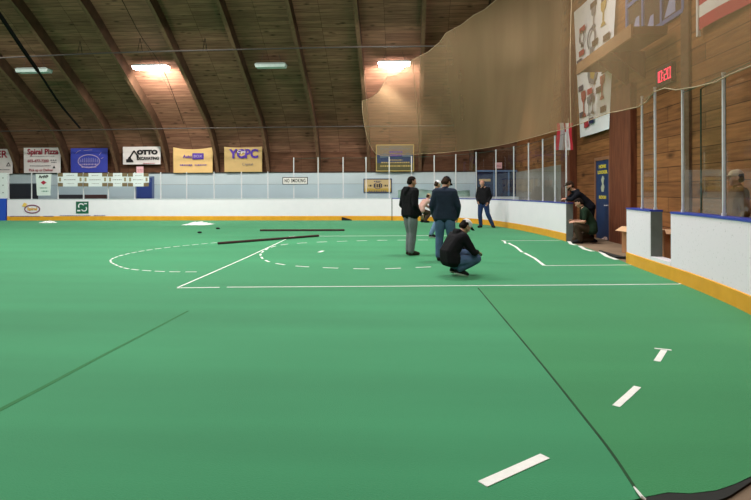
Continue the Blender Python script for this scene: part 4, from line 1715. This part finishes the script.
def hulls_mesh(hulls, voxel, smooth=4, name='m'):
    """each hull is a list of (centre, radius); all are fused into one continuous surface"""
    bm = bmesh.new()
    for h in hulls:
        vs = []
        for c, r in h:
            vs += [bm.verts.new(p) for p in sphere_pts(c, r, 10)]
        ret = bmesh.ops.convex_hull(bm, input=vs)
        dead = [g for g in ret['geom_interior'] if isinstance(g, bmesh.types.BMVert)]
        dead += [g for g in ret['geom_unused'] if isinstance(g, bmesh.types.BMVert)]
        bmesh.ops.delete(bm, geom=list(set(dead)), context='VERTS')
    me = bpy.data.meshes.new(name)
    bm.to_mesh(me)
    bm.free()
    o = bpy.data.objects.new(name, me)
    COL.objects.link(o)
    md = o.modifiers.new('fuse', 'REMESH')
    md.mode = 'VOXEL'
    md.voxel_size = voxel
    md.use_smooth_shade = True
    if smooth:
        sm = o.modifiers.new('soften', 'SMOOTH')
        sm.iterations = smooth
        sm.factor = 0.5
    dg = bpy.context.evaluated_depsgraph_get()
    dg.update()
    out = bpy.data.meshes.new_from_object(o.evaluated_get(dg))
    bpy.data.objects.remove(o)
    bpy.data.meshes.remove(me)
    for p in out.polygons:
        p.use_smooth = True
    return out


def mesh_obj(name, me, material, parent=None):
    me.name = name
    me.materials.clear()
    me.materials.append(material)
    o = bpy.data.objects.new(name, me)
    COL.objects.link(o)
    if parent:
        o.parent = parent
    return o


V = Vector


def hand(wrist, direc, palm, curl, side):
    """palm + five unequal fingers; direc = along the hand, palm = direction the palm faces, side=+1 right hand"""
    d = V(direc).normalized()
    n = (V(palm) - d * V(palm).dot(d)).normalized()
    x = d.cross(n) * side          # thumb side
    H = []
    w = V(wrist)
    H.append([(w, .026), (w + d * .03, .026)])
    pk = [w + d * .085 + x * o for o in (.030, .010, -.010, -.029)]
    H.append([(w + d * .02 + x * .016, .017), (w + d * .02 - x * .016, .017)] + [(p, .0125) for p in pk])
    for p, L in zip(pk, (.072, .080, .074, .058)):
        a = p
        ang = curl * .5
        for seg, r0, r1 in ((.45, .0100, .0092), (.32, .0092, .0085), (.23, .0085, .0075)):
            dd = d * math.cos(ang) + n * math.sin(ang)
            b = a + dd * L * seg
            H.append([(a, r0), (b, r1)])
            a = b
            ang += curl * .55
    t0 = w + d * .03 + x * .026
    t1 = t0 + (d * .6 + x * .75 + n * .25).normalized() * .042
    t2 = t1 + (d * .85 + x * .25 + n * .45).normalized() * .034
    H.append([(w + d * .025 + x * .012, .014), (t0, .0135)])
    H.append([(t0, .0135), (t1, .011)])
    H.append([(t1, .011), (t2, .009)])
    return H


def person(label, loc, face, pose, look, scale=1.0, tone=(198, 148, 124)):
    """pose: joints in metres (x to the figure's right, y forward, z up)"""
    J = {k: V(v) for k, v in pose.items()}
    cR, sR = math.cos(look.get('hyaw', 0)), math.sin(look.get('hyaw', 0))
    HR = Matrix.Rotation(look.get('hyaw', 0), 3, 'Z') @ Matrix.Rotation(-look.get('hpitch', 0), 3, 'X')
    hc = J['head']

    def hp(x, y, z):
        return hc + HR @ V((x, y, z))
    B = []
    # head: skull, face, jaw, nose, ears, brow, chin
    B.append([(hp(0, -.025, .035), .083), (hp(0, .018, .038), .076)])
    B.append([(hp(-.024, .035, -.005), .050), (hp(.024, .035, -.005), .050), (hp(0, .042, -.078), .030), (hp(0, -.02, -.01), .065)])
    B.append([(hp(-.03, .074, .022), .012), (hp(.03, .074, .022), .012)])
    B.append([(hp(0, .084, .012), .009), (hp(0, .106, -.022), .0115)])
    B.append([(hp(-.012, .092, -.026), .009), (hp(.012, .092, -.026), .009)])
    B.append([(hp(0, .070, -.088), .017)])
    B.append([(hp(-.016, .078, -.055), .008), (hp(.016, .078, -.055), .008)])
    for s in (-1, 1):
        B.append([(hp(s * .078, -.012, .022), .012), (hp(s * .074, -.004, -.026), .009), (hp(s * .090, -.024, .024), .007)])
    B.append([(J['neck'] + (hc - J['neck']) * -.15, .062), (hp(0, -.015, -.05), .055)])
    # torso
    shx = (J['shR'] - J['shL']).normalized()
    B.append([(J['shL'], .058), (J['shR'], .058), (J['chest'] + shx * .10, .09), (J['chest'] - shx * .10, .09), (J['neck'], .06)])
    B.append([(J['chest'] + shx * .09, .09), (J['chest'] - shx * .09, .09), (J['waist'] + shx * .07, .09), (J['waist'] - shx * .07, .09)])
    B.append([(J['waist'] + shx * .07, .09), (J['waist'] - shx * .07, .09), (J['hipL'], .085), (J['hipR'], .085)])
    for s, sg in (('L', -1), ('R', 1)):
        B.append([(J['sh' + s], .055), (J['el' + s], .040)])
        B.append([(J['el' + s], .040), (J['el' + s].lerp(J['wr' + s], .35), .040), (J['wr' + s], .027)])
        hd = J.get('hd' + s, J['wr' + s] - J['el' + s])
        pm = J.get('pm' + s, V((-sg, .2, 0)))
        B += hand(J['wr' + s], hd, pm, look.get('curl', .6), sg)
        B.append([(J['hip' + s], .085), (J['kn' + s], .055)])
        B.append([(J['kn' + s], .055), (J['kn' + s].lerp(J['an' + s], .3), .054), (J['an' + s], .038)])
        B.append([(J['an' + s], .04), (J['to' + s], .03)])
    me = hulls_mesh(B, .0075, 2)
    M_skin = mat('skin_%d_%d_%d' % tone, rgb(*tone), 0.55, tuple(c * .86 for c in rgb(*tone)[:3]) + (1,), scale=12)
    P = mesh_obj('person', me, M_skin)
    tag(P, label, 'person')
    M_eye = mat('eye_dark', rgb(40, 30, 28), .3)
    M_eyew = mat('eye_white', rgb(226, 220, 214), .3)
    for s in (-1, 1):
        mb = MB()
        mb.blob(hp(s * .031, .078, .004), .011, 8)
        e = mb.build('eye', M_eyew, P, True)
        mb = MB()
        mb.blob(hp(s * .031, .086, .004), .006, 6)
        mb.build('pupil', M_eye, e, True)
    mb = MB()
    A, Bm, Cc = hp(-.022, .080, -.058), hp(0, .088, -.056), hp(.022, .080, -.058)
    mb.tube([A, Bm, Cc], [.003, .006, .003], 6)
    mb.build('mouth', mat('lips', rgb(160, 92, 84), .5), P, True)

    def cl(name, hulls, m, vox=.013, sm=3):
        return mesh_obj(name, hulls_mesh(hulls, vox, sm), m, P)
    # jacket / shirt
    jm = look['top']
    hem = look.get('hem', .35)
    T = []
    ub = look.get('bulk', 1.0)
    T.append([(J['shL'], .080 * ub), (J['shR'], .080 * ub), (J['chest'] + shx * .115, .105 * ub), (J['chest'] - shx * .115, .105 * ub), (J['neck'] - (hc - J['neck']) * .22, .072)])
    T.append([(J['chest'] + shx * .115, .105 * ub), (J['chest'] - shx * .115, .105 * ub), (J['waist'] + shx * .09, .112 * ub), (J['waist'] - shx * .09, .112 * ub)])
    hl = J['hipL'].lerp(J['waist'], hem)
    hr = J['hipR'].lerp(J['waist'], hem)
    T.append([(J['waist'] + shx * .09, .112 * ub), (J['waist'] - shx * .09, .112 * ub), (hl - shx * .03, .122 * ub), (hr + shx * .03, .122 * ub)])
    for s in 'LR':
        if look.get('short'):
            T.append([(J['sh' + s], .078), (J['sh' + s].lerp(J['el' + s], .75), .066)])
        else:
            T.append([(J['sh' + s], .078 * ub), (J['el' + s], .060)])
            T.append([(J['el' + s], .060), (J['el' + s].lerp(J['wr' + s], .3), .058), (J['el' + s].lerp(J['wr' + s], .93), .041)])
    if look.get('hood'):
        nb = J['neck'] + HR @ V((0, -.08, -.01))
        T.append([(nb + shx * .07, .05), (nb - shx * .07, .05), (nb + V((0, -.03, -.10)), .05)])
        T.append([(nb + shx * .075, .042), (J['neck'] + shx * .06 + V((0, .06, -.02)), .03)])
        T.append([(nb - shx * .075, .042), (J['neck'] - shx * .06 + V((0, .06, -.02)), .03)])
    else:
        T.append([(J['neck'] + V((0, -.02, -.02)), .073), (J['neck'].lerp(hc, .18), .068)])
    cl(look.get('topname', 'jacket'), T, jm)
    # trousers
    tm = look['legs']
    lb = look.get('lb', 1.12)
    L = [[(J['hipL'], .108), (J['hipR'], .108), (J['hipL'].lerp(J['waist'], .45), .10), (J['hipR'].lerp(J['waist'], .45), .10)]]
    for s in 'LR':
        L.append([(J['hip' + s], .105 * min(lb, 1.08)), (J['hip' + s].lerp(J['kn' + s], .4), .096 * lb), (J['kn' + s], .074 * lb)])
        L.append([(J['kn' + s], .074 * lb), (J['kn' + s].lerp(J['an' + s], .35), .073 * lb), (J['an' + s].lerp(J['kn' + s], .06), .062 * lb)])
    cl('trousers', L, tm)
    # shoes
    for s in 'LR':
        a, t_ = J['an' + s], J['to' + s]
        dr = (t_ - a)
        heel = a - V((dr.x, dr.y, 0)).normalized() * .035
        up = V((0, 0, 1))
        hz = min(a.z, t_.z + 10) - .035
        h1 = V((heel.x, heel.y, a.z - .045))
        sh = cl('shoe', [[(a + V((0, 0, -.005)), .046), (h1, .040), (a.lerp(t_, .55), .042)], [(a.lerp(t_, .4), .046), (t_, .036)], [(h1, .040), (t_, .036)]], look['shoes'], .010, 2)
        if look.get('sole'):
            so = hulls_mesh([[(h1 + V((0, 0, -.024)), .034), (t_ + V((0, 0, -.010)), .031), (h1.lerp(t_, .5) + V((0, 0, -.018)), .034)]], .009, 1)
            mesh_obj('sole', so, look['sole'], sh)
    # hair / cap / beard
    if look.get('hair'):
        Hh = [[(hp(0, -.030, .045), .088), (hp(0, .012, .062), .074)], [(hp(-.03, -.06, -.01), .055), (hp(.03, -.06, -.01), .055), (hp(0, -.03, .04), .08)]]
        for s in (-1, 1):
            Hh.append([(hp(s * .066, -.025, .01), .020), (hp(s * .06, -.03, .05), .03)])
        cl('hair', Hh, look['hair'], .009, 2)
    if look.get('cap'):
        Cp = [[(hp(0, -.022, .062), .088), (hp(0, .022, .062), .080)]]
        c = cl('cap', Cp, look['cap'], .009, 2)
        bk = look.get('backwards')
        sg = -1 if bk else 1
        bd = hulls_mesh([[(hp(-.05, sg * .07, .055), .010), (hp(.05, sg * .07, .055), .010), (hp(-.035, sg * .16, .038), .009), (hp(.035, sg * .16, .038), .009)]], .007, 2)
        mesh_obj('brim', bd, look.get('brim', look['cap']), c)
    if look.get('beard'):
        cl('beard', [[(hp(-.045, .045, -.05), .022), (hp(0, .066, -.095), .024), (hp(.045, .045, -.05), .022)], [(hp(-.06, .02, -.03), .018), (hp(-.045, .045, -.06), .02)], [(hp(.06, .02, -.03), .018), (hp(.045, .045, -.06), .02)]], look['beard'], .008, 2)
    P.location = loc
    P.rotation_euler = (0, 0, face)
    P.scale = (scale,) * 3
    return P


def stand(**kw):
    d = dict(hipL=(-.095, 0, .93), hipR=(.095, 0, .93), knL=(-.10, .02, .50), knR=(.10, .02, .50), anL=(-.115, -.03, .09), anR=(.115, -.03, .09), toL=(-.145, .15, .04), toR=(.145, .15, .04),
             waist=(0, 0, 1.12), chest=(0, -.01, 1.32), neck=(0, 0, 1.49), head=(0, .03, 1.635), shL=(-.18, -.01, 1.42), shR=(.18, -.01, 1.42),
             elL=(-.26, -.04, 1.13), elR=(.26, -.04, 1.13), wrL=(-.25, .09, .88), wrR=(.25, .09, .88))
    d.update(kw)
    return d


def fab(name, r, g, b, k=.7):
    c = rgb(r, g, b)
    return mat('fabric_' + name, c, .9, tuple(x * k for x in c[:3]) + (1,), scale=7, bump=.5, bscale=16, spec=.15)


F_black = fab('black', 26, 25, 29)
F_navy = fab('navy', 46, 56, 74)
F_dark = fab('dark', 24, 26, 34)
F_grey = fab('greyjean', 126, 130, 134)
F_jean = fab('jean', 84, 108, 142)
F_jeanl = fab('jeanlight', 108, 138, 168)
F_jeand = fab('jeandark', 44, 62, 104)
F_pink = fab('pink', 206, 166, 156)
F_green = fab('green', 32, 50, 36)
F_brown = fab('brown', 70, 58, 46)
F_olive = fab('olive', 112, 82, 50)
F_shoe = fab('shoe', 40, 40, 42)
F_shoeb = fab('shoebrown', 62, 54, 48)
F_white = fab('white', 222, 222, 226, .86)
F_tan = fab('tan', 206, 178, 140)
F_hair = fab('hairdark', 34, 26, 24)
F_hairb = fab('hairbrown', 60, 42, 32)
F_sole = fab('sole', 220, 220, 216, .9)


def gxy(px, py, z=0.0):
    p = at_z(px, py, z)
    return (p.x, p.y, 0.0)


# 1: standing in a black hooded top
person('man standing in a black hooded top and grey jeans, side-on', gxy(410.5, 255.2), math.radians(-52),
       stand(knL=(-.07, .05, .5), knR=(.08, .0, .5), anL=(-.07, .0, .09), anR=(.09, -.06, .09), toL=(-.09, .19, .04), toR=(.12, .13, .04), elL=(-.25, -.06, 1.12), wrL=(-.19, .17, .93), elR=(.25, -.08, 1.12), wrR=(.2, .14, .90), head=(0, .05, 1.63)),
       dict(top=F_black, topname='hooded_top', hood=True, legs=F_grey, shoes=F_shoeb, hair=F_hair, hpitch=.12, hyaw=-.35, hem=.05, bulk=1.2, lb=1.25), 1.01)
# 2: seen from behind
person('man seen from behind in dark navy jacket and dark cap', gxy(445, 261.0), math.radians(-12),
       stand(head=(.02, .08, 1.61), neck=(0, .02, 1.48), elL=(-.27, -.03, 1.14), elR=(.28, 0, 1.13), wrL=(-.25, .12, .90), wrR=(.24, .16, .90),
             chest=(0, .0, 1.32), knL=(-.12, .05, .5), knR=(.13, .02, .5), anL=(-.13, 0, .09), anR=(.17, -.05, .09), toL=(-.15, .18, .04), toR=(.22, .13, .04)),
       dict(top=F_navy, legs=F_jean, shoes=F_shoe, hair=F_hairb, cap=F_dark, hpitch=.5, hyaw=-.55, hem=-.1, bulk=1.03, lb=1.2), 1.0)
# 3: crouching in front
squat = dict(hipL=(-.10, -.12, .26), hipR=(.10, -.12, .26), knL=(-.16, .27, .36), knR=(.17, .28, .30), anL=(-.13, .0, .13), anR=(.13, -.05, .14), toL=(-.15, .16, .04), toR=(.15, .11, .04),
             waist=(0, -.15, .41), chest=(0, -.03, .60), neck=(0, .08, .73), head=(0, .17, .835), shL=(-.19, .03, .67), shR=(.19, .03, .67),
             elL=(-.25, .18, .44), elR=(.26, .18, .42), wrL=(-.10, .32, .42), wrR=(.13, .33, .41), hdL=(.5, .8, -.3), hdR=(-.5, .8, -.3), pmL=(0, -.3, -1), pmR=(0, -.3, -1))
person('man crouching in front in black hooded top and white cap', gxy(457, 275.8), math.radians(-66), squat,
       dict(top=F_black, topname='hooded_top', hood=True, legs=F_jean, shoes=F_shoe, sole=F_sole, hair=F_hair, cap=F_white, brim=F_dark, hpitch=.6, hem=.2, bulk=1.14, lb=1.2), 0.99)
# 4: bending in pink
bend = dict(hipL=(-.10, -.18, .52), hipR=(.10, -.18, .52), knL=(-.15, .18, .45), knR=(.15, .2, .43), anL=(-.14, -.06, .09), anR=(.14, -.06, .09), toL=(-.16, .12, .04), toR=(.16, .12, .04),
            waist=(0, -.16, .70), chest=(0, .0, .88), neck=(0, .14, 1.02), head=(0, .22, 1.15), shL=(-.18, .08, .96), shR=(.18, .08, .96),
            elL=(-.24, .26, .74), elR=(.24, .26, .74), wrL=(-.10, .42, .60), wrR=(.10, .42, .60))
person('person bending down in a pink shirt and tan cap', gxy(424.5, 222.5), math.radians(-60), bend,
       dict(top=F_pink, topname='shirt', legs=F_brown, shoes=F_shoe, hair=F_hairb, cap=F_tan, hpitch=.2, hem=.1), 1.03)
# 5: white cap, mostly hidden
person('person in a white cap half hidden behind the navy jacket', gxy(437, 237.5), math.radians(-70),
       stand(anL=(-.10, .06, .09), knL=(-.1, .10, .52), knR=(.12, -.06, .5), anR=(.13, -.26, .11), toR=(.14, -.09, .04), toL=(-.12, .24, .04)),
       dict(top=F_navy, legs=F_jeanl, shoes=F_shoe, sole=F_sole, hair=F_hairb, cap=F_white, hpitch=.3), 1.0)
# 6: stepping by the far boards
person('bald man in black jacket and dark jeans stepping beside far boards', gxy(483.5, 227.8), math.radians(150),
       stand(hipL=(-.095, .0, .93), knL=(-.17, .02, .52), anL=(-.32, -.10, .10), toL=(-.42, -.02, .04), knR=(.10, .10, .5), anR=(.09, .02, .09), toR=(.12, .2, .04),
             head=(.02, .08, 1.63), elL=(-.26, -.06, 1.14), wrL=(-.22, .12, .92), elR=(.26, -.02, 1.13), wrR=(.12, .22, .95)),
       dict(top=F_black, legs=F_jeand, shoes=F_shoe, hpitch=.1, hyaw=.25, hem=.1, bulk=1.12), 1.06, (206, 152, 132))
# 7: leaning over the board end
lean = stand(hipL=(-.095, -.02, .93), hipR=(.095, -.02, .93), waist=(0, .10, 1.07), chest=(0, .25, 1.21), neck=(0, .40, 1.38), head=(0, .51, 1.51), shL=(-.18, .33, 1.29), shR=(.18, .33, 1.29),
             elL=(-.26, .52, 1.15), elR=(.20, .52, 1.15), wrL=(-.12, .62, 1.155), wrR=(-.04, .62, 1.17), hdL=(.4, 1, 0), hdR=(-.4, 1, 0), pmL=(0, 0, -1), pmR=(0, 0, -1))
P7 = at_d(589.5, 230, 15.5)
person('bearded man in dark hooded top and cap leaning over the board end', (P7.x, P7.y, FLOOR), math.radians(86), lean,
       dict(top=F_dark, topname='hooded_top', hood=True, legs=F_dark, shoes=F_shoe, hair=F_hairb, cap=F_hairb, beard=F_hairb, hpitch=.25, hem=.1, bulk=1.1), 1.05, (190, 140, 118))
# 8: kneeling in the gate
kneel = dict(hipL=(-.10, -.10, .36), hipR=(.10, -.10, .34), knL=(-.15, .30, .46), anL=(-.14, .20, .09), toL=(-.16, .38, .04), knR=(.14, .28, .085), anR=(.14, -.14, .10), toR=(.15, -.24, .05),
             waist=(0, -.10, .52), chest=(0, .02, .74), neck=(0, .12, .92), head=(0, .21, 1.045), shL=(-.19, .08, .85), shR=(.19, .08, .85),
             elL=(-.27, .12, .58), elR=(.27, .10, .57), wrL=(-.14, .33, .56), wrR=(.12, .33, .58), hdL=(.3, 1, 0), hdR=(-.3, 1, .1), pmL=(.6, 0, -.6), pmR=(-.6, 0, -.6))
P8 = at_d(587.5, 230, 14.95)
person('man kneeling in the gate in dark green tee shirt and brown trousers', (P8.x, P8.y, FLOOR), math.radians(82), kneel,
       dict(top=F_green, topname='tee_shirt', short=True, legs=F_brown, shoes=F_shoe, hair=F_hair, hpitch=.5, hem=.0, bulk=1.12, lb=1.2), 1.06)
# 9: behind the near glass
P9 = at_d(738, 230, 8.4)
person('person in tan cap and brown coat standing behind near glass', (P9.x, P9.y, FLOOR), math.radians(75),
       stand(),
       dict(top=F_olive, topname='coat', legs=F_brown, shoes=F_shoe, hair=F_hairb, cap=F_tan, hem=-.2, bulk=1.15), 1.0)

# ------------------------------------------------------------------ light
W = bpy.data.worlds.new('world')
S.world = W
W.use_nodes = True
W.node_tree.nodes['Background'].inputs['Color'].default_value = (0.9, 0.95, 1.0, 1)
W.node_tree.nodes['Background'].inputs['Strength'].default_value = 0.3


def area(x, y, z, sx, sy, power, col=(1, 0.97, 0.93), rot=(0, 0, 0)):
    l = bpy.data.lights.new('lamp_or_fill_light', 'AREA')
    l.shape = 'RECTANGLE'
    l.size, l.size_y = sx, sy
    l.energy = power
    l.color = col
    o = bpy.data.objects.new('lamp_or_fill_light', l)
    COL.objects.link(o)
    o.location = (x, y, z)
    o.rotation_euler = rot
    return o


PW = 620
for x in (-22, -13, -5, 2.0):
    for y in (4.0, 13.0):
        area(x, y, 9.0, 2.4, 1.2, PW)
for x in (-18, -9, -1):
    area(x, 20.5, 8.6, 1.6, 0.6, PW * 0.7)
for x in (-20, -12, -4, 2.5):  # added upward fill to brighten the ceiling, no fixtures hang here
    for y in (11.0, 19.0):
        area(x, y, 5.8, 1.2, 0.4, 48, (1, .95, .92), (math.pi, 0, 0))
for c in (lampL, lampR):
    l = bpy.data.lights.new('lamp_glow', 'SPOT')
    l.energy = 900
    l.shadow_soft_size = .2
    l.spot_size = math.radians(165)
    l.spot_blend = .35
    l.color = (1, .91, .83)
    o = bpy.data.objects.new('lamp_glow', l)
    COL.objects.link(o)
    o.location = c + Vector((0, .1, -.40))
    o.rotation_euler = Vector((0, .8, -.5)).to_track_quat('-Z', 'Y').to_euler()

S.view_settings.view_transform = 'Standard'
S.view_settings.look = 'None'
S.view_settings.exposure = 0.0
cy = S.cycles
cy.use_denoising = True
cy.max_bounces = 8
cy.transparent_max_bounces = 24
cy.sample_clamp_indirect = 6.0
